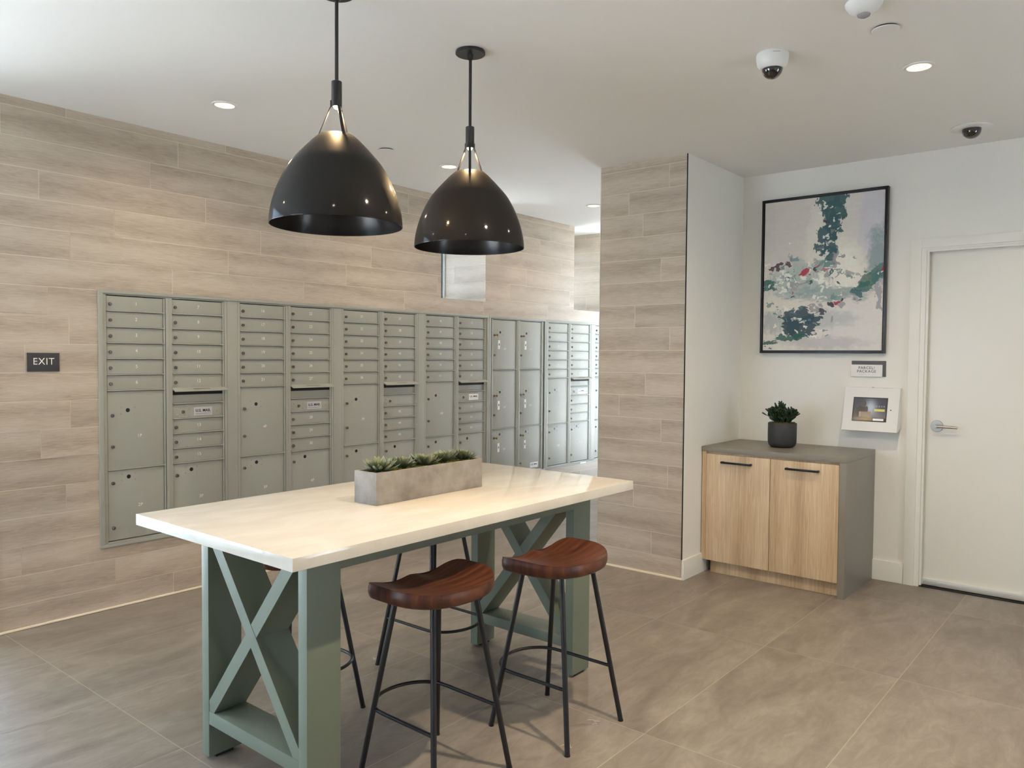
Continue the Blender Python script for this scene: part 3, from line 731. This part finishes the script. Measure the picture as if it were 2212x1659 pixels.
    for cu, cv, ru, rv, an, c in ((.12, .435, .035, .025, .2, MR), (.20, .42, .026, .018, .1, MR), (.06, .445, .04, .007, 0, MR), (.36, .478, .030, .014, -.3, RD), (.42, .508, .02, .006, .2, RD), (.49, .445, .022, .008, -.5, RD),
                              (.54, .468, .022, .010, .6, C(196, 96, 104)), (.45, .463, .020, .016, .7, BK), (.645, .555, .024, .008, .7, BK), (.60, .70, .026, .022, -.4, BK), (.645, .685, .014, .010, -.5, RD), (.67, .675, .012, .007, 0, BK),
                              (.52, .755, .04, .015, 0, C(60, 56, 74)), (.27, .615, .010, .006, .5, RD), (.28, .64, .010, .008, 0, BK), (.985, .505, .016, .016, 0, RD), (.98, .52, .018, .006, -.4, WH), (.40, .555, .02, .010, 0, C(40, 84, 84)), (.22, .525, .016, .006, 0, GR), (.53, .16, .025, .012, 0, C(60, 50, 62)), (.60, .80, .02, .012, -.5, GY)):
        hard(cu, cv, ru, rv, c, .95, Q, 1.6, an)
    img *= (1+.10*(H[..., None]-.5)+.04*(Vn[..., None]-.5))
    return np.clip(img*1.2, 0, .9)
t = thing('framed_painting', 'large black-framed abstract painting in teal, cream and red', 'painting', (XW, 1.748, 2.0))
PY0, PY1, PZ0, PZ1 = 1.340, 2.160, 1.466, 2.530; PX = XW-.038
b = MB()
for y0, y1, z0, z1 in ((PY0, PY0+.014, PZ0, PZ1), (PY1-.014, PY1, PZ0, PZ1), (PY0+.014, PY1-.014, PZ0, PZ0+.014), (PY0+.014, PY1-.014, PZ1-.014, PZ1)):
    b.box(PX, XW-.001, y0, y1, z0, z1, .001)
b.box(PX+.014, XW-.002, PY0+.014, PY1-.014, PZ0+.014, PZ1-.014)
part('picture_frame', b, M_BLACK, t)
NXp, NYp = 230, 298; r0 = Vector(t.location); PI_ = paint(NXp, NYp)
me = grid_mesh('canvas', lambda a, c: Vector((PX+.007, PY1-.020-(PY1-PY0-.040)*a, PZ1-.020-(PZ1-PZ0-.040)*c))-r0, NXp, NYp, PI_, M_ART)
link('canvas', me, t)
b = MB(); b.box(PX+.0075, PX+.016, PY0+.020, PY1-.020, PZ0+.020, PZ1-.020); part('canvas_edge', b, M_WPLA, t)

# ------------------------------------------------------------------ storage cabinet
def uvbox(b_mesh, u_axis, v_axis, ru=0.0):
    uv = b_mesh.uv_layers.new(name='UVMap')
    for l in b_mesh.loops:
        co = b_mesh.vertices[l.vertex_index].co; uv.data[l.index].uv = (co[u_axis]+ru, co[v_axis]+ru*.7)
t = thing('storage_cabinet', 'low two-door oak cabinet with grey waterfall top', 'cabinet', (5.1, 1.85, 0))
XF = 4.796; YR_, YL_ = 1.390, YC0-.004
b = MB(); b.box(XF, XW-.001, YR_, YL_, .812, .845, .0015); part('countertop', b, M_CAB, t, label='grey laminate top')
b = MB(); b.box(XF, XW-.001, YR_, YR_+.040, 0, .8118, .0012); part('side_panel', b, M_CAB, t, label='grey end panel')
def oak_part(name, b, par, ru):
    o = part(name, b, M_OAK, par); uvbox(o.data, 2, 1, ru); return o
b = MB(); b.box(XF+.022, XW-.015, YR_+.041, YL_-.002, .090, .8115); oak_part('carcass', b, t, 3.3)
b = MB(); b.box(XF+.060, XF+.078, YR_+.041, YL_-.045, 0.0, .0895); oak_part('toe_kick', b, t, 5.1)
b = MB(); b.box(XF+.006, XF+.0218, 2.281, YL_-.002, .092, .8115); oak_part('filler_strip', b, t, 1.1)
for k, (y0, y1, h0, h1) in enumerate(((1.8515, 2.278, 1.967, 2.168), (1.432, 1.8475, 1.546, 1.747))):
    b = MB(); b.box(XF+.002, XF+.0215, y0, y1, .092, .798, .0008); d = oak_part('door', b, t, 7.7+4*k)
    b = MB(); b.box(XF-.028, XF-.018, h0, h1, .744, .757, .001)
    for y in (h0, h1-.012): b.box(XF-.0185, XF+.0015, y, y+.012, .744, .757, .001)
    part('handle', b, M_BLACK, d, label='black bar handle')

# ------------------------------------------------------------------ potted jade plant on the cabinet
t = thing('potted_plant', 'dark green jade plant in a charcoal pot on cabinet', 'plant', (5.11, 1.893, .8452))
b = MB(); b.lathe([(0, 0), (.055, 0), (.072, .004), (.084, .014), (.090, .032), (.091, .08), (.091, .158), (.0895, .160), (.084, .160), (.083, .150), (.083, .03), (0, .03)], n=56)
part('pot', b, M_POT, t, world=False)
b = MB(); b.lathe([(0, .162), (.04, .159), (.075, .153), (.0828, .148), (.0825, .14), (0, .14)], n=40)
rg = random.Random(3)
for _ in range(170):
    a = rg.uniform(0, 2*PI); r = .082*math.sqrt(rg.random()); x, y = r*math.cos(a), r*math.sin(a); z = .155+rg.uniform(0, .006)
    b.tube([(x, y, z), (x+rg.uniform(-.006, .006), y+rg.uniform(-.006, .006), z+.007), (x+rg.uniform(-.01, .01), y+rg.uniform(-.01, .01), z+rg.uniform(0, .007))], .0012, n=4)
part('moss', b, M_MOSS, t, world=False)
def jade():
    b = MB(); cols = []
    for s in range(46):
        a = rg.uniform(0, 2*PI); lean = rg.random()**.9
        base = Vector((.045*lean*math.cos(a), .045*lean*math.sin(a), .150))
        H = rg.uniform(.10, .168)*(1-.42*lean); out = lean*rg.uniform(.035, .072)
        pts = [base+Vector((math.cos(a)*out*(q**1.3), math.sin(a)*out*(q**1.3), H*q)) for q in (0, .3, .6, .85)]
        b.tube(pts, .004, n=6, rs=[.004, .0045, .0045, .004])
        for k in range(11):
            q = rg.uniform(.25, 1); p = base+Vector((math.cos(a)*out*(q**1.3), math.sin(a)*out*(q**1.3), H*q*.85))
            a2 = rg.uniform(0, 2*PI); up = rg.uniform(.9, 1.7); L = rg.uniform(.024, .042)
            d = Vector((math.cos(a2)+math.cos(a)*lean*.8, math.sin(a2)+math.sin(a)*lean*.8, up)).normalized()
            b.tube([p, p+d*L*.35, p+d*L*.8, p+d*L], .004, n=6, rs=[.0022, .0040, .0054, .0034])
    return b
M_JADE = mat('dark_jade_leaf', (0.012, 0.036, 0.012), 0.38, noise=0.5, nscale=40)
part('jade_stems', jade(), M_JADE, t, world=False)

# ------------------------------------------------------------------ table
TX0, TX1, TY0, TY1, TZ, TT = 1.255, 3.058, 1.805, 2.722, .873, .0385
BX0, BX1, BY0, BY1 = 1.415, 2.950, 1.963, 2.576; BD = .128; ZU = TZ-TT
t = thing('communal_table', 'counter-height cream stone table on sage green X-frame legs', 'table', ((TX0+TX1)/2, (TY0+TY1)/2, 0))
b = MB(); b.box(TX0, TX1, TY0, TY1, ZU, TZ, .002); part('tabletop', b, M_QUARTZ, t, label='cream speckled stone slab')
def post(x0, x1, y0, y1):
    b = MB(); b.box(x0, x1, y0, y1, .012, ZU-.0005, .003); p = part('leg', b, M_SAGE, t)
    b = MB(); b.box(x0+.03, x1-.03, y0+.008, y1-.008, 0, .0125); part('foot_glide', b, M_DARK, p)
PT = .044
for x0, x1 in ((BX0, BX0+BD), (BX1-BD, BX1)):
    post(x0, x1, BY0, BY0+PT); post(x0, x1, BY1-PT, BY1)
    b = MB(); b.box(x0+.0005, x1-.0005, BY0+PT+.0002, BY1-PT-.0002, .130, .177, .002); part('foot_rail', b, M_SAGE, t)
    # crossed braces as one flat-faced X
    yi0, yi1, zi0, zi1 = BY0+PT+.0003, BY1-PT-.0003, .1775, ZU-.0006
    for sgn, inset in ((1, .0), (-1, .0012)):
        ya, yb = (yi0, yi1) if sgn > 0 else (yi1, yi0); w = .047
        L = math.hypot(yi1-yi0, zi1-zi0); dy, dz = w/2*L/(zi1-zi0), w/2*L/(yi1-yi0)
        s = 1 if sgn > 0 else -1
        poly = [(ya, zi0), (ya+s*dy, zi0), (yb, zi1-dz), (yb, zi1), (yb-s*dy, zi1), (ya, zi0+dz)]
        b = MB(); b.prism(poly, 'x', x0+.0008+inset, x1-.0008-inset); part('cross_brace', b, M_SAGE, t)
for y0 in (BY0, BY1-.022):
    b = MB(); b.box(BX0+BD+.0003, BX1-BD-.0003, y0+.0005, y0+.0215, .7575, ZU-.0006, .001); part('apron', b, M_SAGE, t)

# ------------------------------------------------------------------ stools
def make_stool():
    t = thing('bar_stool', '', 'stool', (0, 0, 0), 'backless saddle stools around the table')
    b = bmesh.new(); N, K = 96, 16; W, F_, Bk = .215, .13, .17
    def outline(a):
        # a in [0, 2pi): superellipse back, straight front with rounded corners
        c, s = math.cos(a), math.sin(a)
        if s >= 0: # front (towards +y): squarish
            n = 7.0; r = (abs(c)**n+abs(s)**n)**(-1/n); return (W*c*r, -.0+F_*s*r*1.0)
        n = 2.15; r = (abs(c)**n+abs(s)**n)**(-1/n); return (W*c*r, Bk*s*r)
    def top(x, y):
        z = .650+.030*min(1, abs(x)/W)**2.2
        z += .016*max(0, -y/Bk)**2.2*(1-min(1, abs(x)/W)**2)
        z -= .007*math.exp(-((abs(x)-.085)/.05)**2)*max(0, min(1, (y+.05)/.15))
        z += .010*math.exp(-(x/.035)**2)*max(0, min(1, (y-.02)/.1))
        return z
    rings = []
    cv = b.verts.new((0, -.01, top(0, -.01)))
    for k in range(1, K+1):
        q = k/K; rr = []
        for i in range(N):
            x, y = outline(2*PI*i/N); x *= q; y = -.01*(1-q)+y*q
            z = top(x, y)
            rr.append(b.verts.new((x, y, z)))
        rings.append(rr)
    for sc_, dz in ((1.0, -.003), (1.012, -.008), (1.010, -.026), (.985, -.040), (.93, -.046)):
        rr = []
        for i in range(N):
            x, y = outline(2*PI*i/N); zt = top(x, y); zt = .6*zt+.4*.665
            rr.append(b.verts.new((x*sc_, y*sc_, zt+dz if dz > -.01 else (zt*.75+.25*.66)+dz)))
        rings.append(rr)
    rr = [b.verts.new((outline(2*PI*i/N)[0]*.5, outline(2*PI*i/N)[1]*.5, .612)) for i in range(N)]; rings.append(rr)
    for i in range(N): b.faces.new([cv, rings[0][i], rings[0][(i+1) % N]])
    for A, B in zip(rings, rings[1:]):
        for i in range(N): b.faces.new([A[i], B[i], B[(i+1) % N], A[(i+1) % N]])
    b.faces.new(rings[-1][::-1])
    for f in b.faces: f.smooth = True
    m = MB(); m.b.free(); m.b = b; me = m.mesh('seat', M_SEAT)
    link('seat', me, t)
    for sx, sy in ((-1, -1), (-1, 1), (1, 1), (1, -1)):
        b = MB(); b.tube([(sx*.180, sy*.180, .006), (sx*.098, sy*.088, .628)], .0098, n=16); lg = part('leg', b, M_STEEL, t, world=False)
        b = MB(); b.tube([(sx*.1806, sy*.1806, 0), (sx*.180, sy*.180, .0065)], .0108, n=16); part('foot_cap', b, M_DARK, lg, world=False)
    x = .151; z = .22
    pts = [(x, -.145, z), (x, -.05, z), (x, .05, z), (x, .10, z)]+[(x*math.cos(a), .11+.125*math.sin(a), z) for a in [PI*j/20 for j in range(1, 20)]]+[(-x, .10, z), (-x, .05, z), (-x, -.05, z), (-x, -.145, z)]
    b = MB(); b.tube(pts, .0066, n=12); part('footrest', b, M_STEEL, t, world=False)
    return t
st = make_stool()
SPOTS = [(1.885, 1.881, -.02, 'walnut saddle stool nearest the camera, at front long side'), (2.436, 1.768, .0, 'walnut saddle stool at the right end of front side'),
         (2.546, 2.561, PI, 'stool behind the table, mostly legs and footrest showing'), (1.856, 2.629, PI, 'stool behind the table hidden by the near X-frame leg')]
for i, (x, y, a, lb) in enumerate(SPOTS):
    o = st if i == 0 else copy_tree(st)
    o.location = (x, y, 0); o.rotation_euler = (0, 0, a); o['label'] = lb

# ------------------------------------------------------------------ planter with succulents
t = thing('succulent_planter', 'long concrete planter holding five green succulents on table', 'planter', (2.194, 2.2725, TZ))
PX0, PX1, PYa, PYb, PH = 1.900, 2.488, 2.210, 2.335, .121
b = MB(); x0, x1, y0, y1 = PX0-2.194, PX1-2.194, PYa-2.2725, PYb-2.2725; w = .011
b.box(x0, x1, y0, y1, 0.0003, .03, .0015); b.box(x0, x1, y0, y0+w, .0295, PH, .0015); b.box(x0, x1, y1-w, y1, .0295, PH, .0015); b.box(x0, x0+w, y0+w, y1-w, .0295, PH, .0015); b.box(x1-w, x1, y0+w, y1-w, .0295, PH, .0015)
part('concrete_trough', b, M_CONC, t, world=False)
b = MB(); b.box(x0+w, x1-w, y0+w, y1-w, .0305, PH-.010)
rg = random.Random(11)
for _ in range(420):
    x = rg.uniform(x0+w+.003, x1-w-.003); y = rg.uniform(y0+w+.003, y1-w-.003); z = PH-.011
    b.tube([(x, y, z), (x+rg.uniform(-.008, .008), y+rg.uniform(-.005, .005), z+.009), (x+rg.uniform(-.012, .012), y+rg.uniform(-.005, .005), z+rg.uniform(.003, .014))], .0015, n=4)
part('moss', b, M_MOSS, t, world=False)
def succulent(cx, cy, cz, R, seed, parent, tiltx=0, tilty=0):
    rg = random.Random(seed); b = bmesh.new(); cl = b.loops.layers.float_color.new('Col')
    rot = Matrix.Rotation(tiltx, 3, 'X') @ Matrix.Rotation(tilty, 3, 'Y')
    n = 54
    for k in range(n):
        q = k/(n-1) # 0 centre .. 1 outside
        az = k*2.39996+rg.uniform(-.15, .15); el = math.radians(84-66*q**.9+rg.uniform(-5, 5))
        L = R*(.42+.68*q)*rg.uniform(.92, 1.08); wd = L*(.15+.03*(1-q)); th = wd*.45
        d = Vector((math.cos(az)*math.cos(el), math.sin(az)*math.cos(el), math.sin(el)))
        side = Vector((-math.sin(az), math.cos(az), 0)); up = d.cross(side); up.normalize()
        if up.z < 0: up = -up
        base = Vector((math.cos(az)*.012*q, math.sin(az)*.012*q, .006*(1-q)))
        cen = Vector(srgb(232, 216, 104)); mid = Vector(srgb(120, 140, 82)); out = Vector(srgb(112, 128, 108)); tip = Vector(srgb(140, 146, 118))
        c0 = cen.lerp(mid, min(1, q*2.6)) if q < .38 else mid.lerp(out, min(1, (q-.38)/.45)); c0 = c0*rg.uniform(.42, .72)
        rows = []
        for s, wf, rise in ((0, .45, 0), (.2, .75, .0), (.45, 1.0, .01), (.68, .92, .045), (.86, .55, .10), (1.0, .04, .17)):
            p = base+d*(L*s)+up*(L*rise*(.4+.6*q))
            rows.append((s, [p-side*wd*wf/1+up*th*.35*wf, p-up*th*wf*.55, p+side*wd*wf+up*th*.35*wf, p+up*th*.12*wf]))
        vr = [[b.verts.new(rot @ v+Vector((cx, cy, cz))) for v in r] for _, r in rows]
        for i in range(len(vr)-1):
            for j in range(4):
                f = b.faces.new([vr[i][j], vr[i][(j+1) % 4], vr[i+1][(j+1) % 4], vr[i+1][j]]); f.smooth = True
                for lp, s in zip(f.loops, (rows[i][0], rows[i][0], rows[i+1][0], rows[i+1][0])):
                    c = c0.lerp(tip, max(0, s-.55)/.45*.75); lp[cl] = (*c, 1)
        b.faces.new(vr[0][::-1]); b.faces.new(vr[-1])
    m = MB(); m.b.free(); m.b = b; me = m.mesh('succulent', M_LEAF)
    return link('succulent', me, parent)
for i, px in enumerate((1.965, 2.085, 2.200, 2.320, 2.432)):
    succulent(px-2.194, (-.008, .004, -.006, .006, .004)[i], PH-.004, (.068, .062, .063, .066, .060)[i], 20+i, t, (.10, -.05, .06, -.08, .05)[i], (-.10, .05, .05, -.1, .1)[i])

# ------------------------------------------------------------------ pendant lights
def make_pendant():
    t = thing('pendant_light', '', 'pendant lamp', (0, 0, CEIL), 'pendants over the table')
    zb = 1.892-CEIL; zt = 2.211-CEIL; R = .234; Hh = zt-zb
    b = MB(); b.lathe([(0, -.001), (.062, -.001), (.063, -.004), (.063, -.012), (.061, -.014), (.012, -.014), (.0125, -.034), (.010, -.036), (0, -.036)], n=48); part('canopy', b, M_STEEL, t, world=False)
    b = MB(); b.tube([(0, 0, -.03), (0, 0, 2.40-CEIL)], .0066, n=14); part('rod', b, M_STEEL, t, world=False)
    zs0, zs1 = 2.402-CEIL, 2.312-CEIL
    b = MB(); b.lathe([(0, zs0), (.0165, zs0), (.0185, zs0-.002), (.0185, zs1), (.0155, zs1), (.0155, zs1+.015), (0, zs1+.015)], n=32); so = part('socket', b, M_STEEL, t, world=False)
    b = MB(); b.lathe([(0, zs1-.008), (.006, zs1-.0065), (.0105, zs1-.002), (.0125, zs1+.004), (.0125, zs1+.0148), (0, zs1+.0148)], n=24); part('bulb', b, M_BULB, so, world=False, label='glowing warm bulb')
    prof = [(0.0, .26), (.03, .31), (.07, .37), (.157, .485), (.25, .60), (.33, .69), (.42, .765), (.506, .825), (.6, .88), (.68, .92), (.77, .955), (.855, .98), (.93, .994), (1.0, 1.0)]
    th = .0035
    outer = [(R*f, zt-Hh*s) for s, f in prof]
    # dense resample
    def dense(P, n=48):
        P = [Vector((p[0], p[1])) for p in P]; out = []
        m = len(P)-1
        for i in range(n+1):
            x = i/n*m; k = min(int(x), m-1); u = x-k
            p0, p1, p2, p3 = P[max(k-1, 0)], P[k], P[k+1], P[min(k+2, m)]
            out.append(.5*((2*p1)+(p2-p0)*u+(2*p0-5*p1+4*p2-p3)*u*u+(-p0+3*p1-3*p2+p3)*u**3))
        return [(p.x, p.y) for p in out]
    outer = dense(outer)
    b = MB(); b.lathe([(.044, outer[0][1]-.006), (.052, outer[0][1]-.001)]+outer+[(outer[-1][0]-.0010, outer[-1][1]-.0015), (outer[-1][0]-th, outer[-1][1])], n=96)
    sh = part('shade', b, M_SHADE, t, world=False)
    b = MB(); b.lathe([(r-th, z-.001) for r, z in outer[::-1]]+[(.044, outer[0][1]-.0065)], n=96); part('shade_lining', b, M_SHADEIN, sh, world=False)
    for k in range(3):
        a = -2.44+2*PI*k/3+.05; c, s = math.cos(a), math.sin(a)
        w = .0055
        def sect(r, z, tk): return [Vector((r*c-s*w, r*s+c*w, z)), Vector((r*c+s*w, r*s-c*w, z)), Vector(((r+tk)*c+s*w, (r+tk)*s-c*w, z)), Vector(((r+tk)*c-s*w, (r+tk)*s+c*w, z))]
        b = MB(); secs = [sect(.0187, zs1+.022, .003), sect(.0187, zs1+.001, .003), sect(.060, zt+.004, .003), sect(.0665, zt-.004, .003), sect(.074, zt-.014, .003)]
        vv = [[b.b.verts.new(p) for p in q] for q in secs]
        for A, B in zip(vv, vv[1:]):
            for j in range(4): b.b.faces.new([A[j], A[(j+1) % 4], B[(j+1) % 4], B[j]])
        b.b.faces.new(vv[0][::-1]); b.b.faces.new(vv[-1]); part('strap', b, M_STEEL, t, world=False)
    l = add_light('pendant_lamp', 'SPOT', (0, 0, zs1-.010), t, energy=PEND_W, spot_size=math.radians(165), spot_blend=.35, shadow_soft_size=.012, color=(1.0, .68, .34))
    return t
p2 = make_pendant(); p1 = copy_tree(p2)
p2.location = (2.472, 2.277, CEIL); p2['label'] = 'black dome pendant lamp on the right, its ceiling canopy visible'
p1.location = (1.772, 2.277, CEIL); p1.rotation_euler = (0, 0, .52); p1['label'] = 'larger-looking black dome pendant lamp on the left'

# ------------------------------------------------------------------ ceiling fittings
def make_down():
    t = thing('downlight', '', 'ceiling light', (0, 0, CEIL), 'recessed ceiling downlights')
    b = MB(); b.lathe([(.049, -.0005), (.049, -.006), (.052, -.007), (.061, -.005), (.064, -.0005)], n=40, closed=True); part('trim_ring', b, M_WPLA, t, world=False)
    b = MB(); b.lathe([(0, -.0035), (.0488, -.0035), (.0488, -.001), (0, -.001)], n=40); part('lens', b, M_LENS, t, world=False, label='lit yellow-white lens')
    add_light('downlight_lamp', 'SPOT', (0, 0, -.012), t, energy=DOWN_W, spot_size=math.radians(165), spot_blend=1.0, shadow_soft_size=.04, color=WARM)
    return t
dl = make_down()
DLS = [(2.204, 3.752, 'lit downlight above the mailboxes, left of the near pendant'), (3.861, 3.747, 'lit downlight seen just left of the far pendant straps'), (5.61, 3.735, 'lit downlight farthest away, beside the tiled column'),
       (3.822, .842, 'lit downlight in the ceiling near the door wall'), (2.15, .84, 'lit downlight overhead outside the photo, in front of table'), (.45, .84, 'lit downlight overhead outside the photo, above the camera'), (.45, 3.75, 'lit downlight outside the photo, left of the tiled wall'), (7.3, 3.73, 'lit downlight in the passage hidden behind the tiled column')]
for i, (x, y, lb) in enumerate(DLS):
    o = dl if i == 0 else copy_tree(dl)
    o.location = (x, y, CEIL); o['label'] = lb
    k = .35 if y > 3 else (.35 if x < 1 else (1.9 if x < 3 else .78))   # the row along the mailboxes is dimmed
    for ch in o.children:
        if ch.type == 'LIGHT': ch.data = ch.data.copy(); ch.data.energy = DOWN_W*k
for x, y, r, lb in ((3.303, .848, .051, 'plain white round cover plate beside the dome cameras'), (3.311, 3.758, .050, 'plain white round cover plate between the two pendants')):
    t = thing('sprinkler_cover', lb, 'cover plate', (x, y, CEIL), 'round sprinkler covers on the ceiling')
    b = MB(); b.lathe([(0, -.0105), (r-.002, -.0105), (r, -.0085), (r, -.0070), (0, -.0070)], n=40); part('cover', b, M_WPLA, t, world=False)
    b = MB(); b.lathe([(0, -.0069), (r*.85, -.0069), (r*.85, 0), (0, 0)], n=32); part('collar', b, M_GAP, t, world=False)
t = thing('dome_camera', 'white surface-mounted security camera with smoked dome', 'security camera', (3.29, 1.292, CEIL))
b = MB(); b.lathe([(0, 0), (.064, 0), (.066, -.004), (.066, -.022), (.062, -.045), (.052, -.060), (.047, -.064), (.043, -.064), (.043, -.055), (0, -.055)], n=56); hs = part('housing', b, M_WPLA, t, world=False)
b = MB(); b.lathe([(.0425, -.0625)]+[(.0425*math.cos(a), -.0625-.0425*math.sin(a)) for a in [PI/2*j/12 for j in range(1, 12)]]+[(0, -.105)], n=48); part('smoked_dome', b, M_SMOKE, t, world=False, label='glossy black dome')
b = MB()
for k in range(9):
    a = -2.72+.05*k; b.box(.0668*math.cos(a)-.001, .0668*math.cos(a)+.001, .0668*math.sin(a)-.001, .0668*math.sin(a)+.001, -.014, -.011)
part('logo_mark', b, M_STICK, hs, world=False)
t = thing('flush_dome_camera', 'flush dark dome camera with wide white flange near corner', 'security camera', (5.0, .826, CEIL))
b = MB(); b.lathe([(0, 0), (.104, 0), (.105, -.003), (.100, -.007), (.060, -.010), (.050, -.010), (0, -.010)], n=56); part('flange', b, M_WPLA, t, world=False)
b = MB(); b.lathe([(.048, -.0102), (.047, -.022)]+[(.047*math.cos(a), -.022-.040*math.sin(a)) for a in [PI/2*j/12 for j in range(1, 12)]]+[(0, -.062)], n=48); part('dark_dome', b, M_SMOKE, t, world=False, label='glossy black dome')
t = thing('motion_sensor', 'white domed ceiling sensor cut off by photo top edge', 'sensor', (3.02, .852, CEIL))
b = MB(); b.lathe([(0, 0), (.062, 0), (.064, -.004), (.062, -.012), (.050, -.030), (.032, -.042), (.024, -.044), (0, -.044)], n=56); part('sensor_housing', b, M_WPLA, t, world=False)
b = MB(); b.lathe([(.023, -.0442), (.021, -.049), (.012, -.054), (0, -.056)], n=32); part('sensor_lens', b, mat('grey_lens', (.25, .25, .27), .2), t, world=False, label='grey glossy lens')

# ------------------------------------------------------------------ scraps of clear film on the floor
M_FILM = mat('crumpled_film', (0.62, 0.60, 0.57), 0.25)
for x, y, lb, sd in ((2.313, 1.628, 'crumpled bit of clear film at front foot of right stool', 1), (2.535, 1.665, 'crumpled bit of clear film under right stool by its outer foot', 2), (2.399, 2.795, 'tiny crumpled bit of clear film beyond the table', 3)):
    t = thing('film_scrap', lb, 'litter', (x, y, 0), 'scraps of film on the floor')
    rg = random.Random(sd); b = MB(); n = 9
    for k in range(5):
        a = rg.uniform(0, 6.28); L = rg.uniform(.010, .022); ox, oy = rg.uniform(-.012, .012), rg.uniform(-.02, .02)
        p = [Vector((ox+math.cos(a)*L*(j/3-.5)+rg.uniform(-.002, .002), oy+math.sin(a)*L*(j/3-.5)+rg.uniform(-.002, .002), .0012+(.003*rg.random() if 0 < j < 3 else 0))) for j in range(4)]
        b.tube(p, .0012, n=5)
    part('film', b, M_FILM, t, world=False)
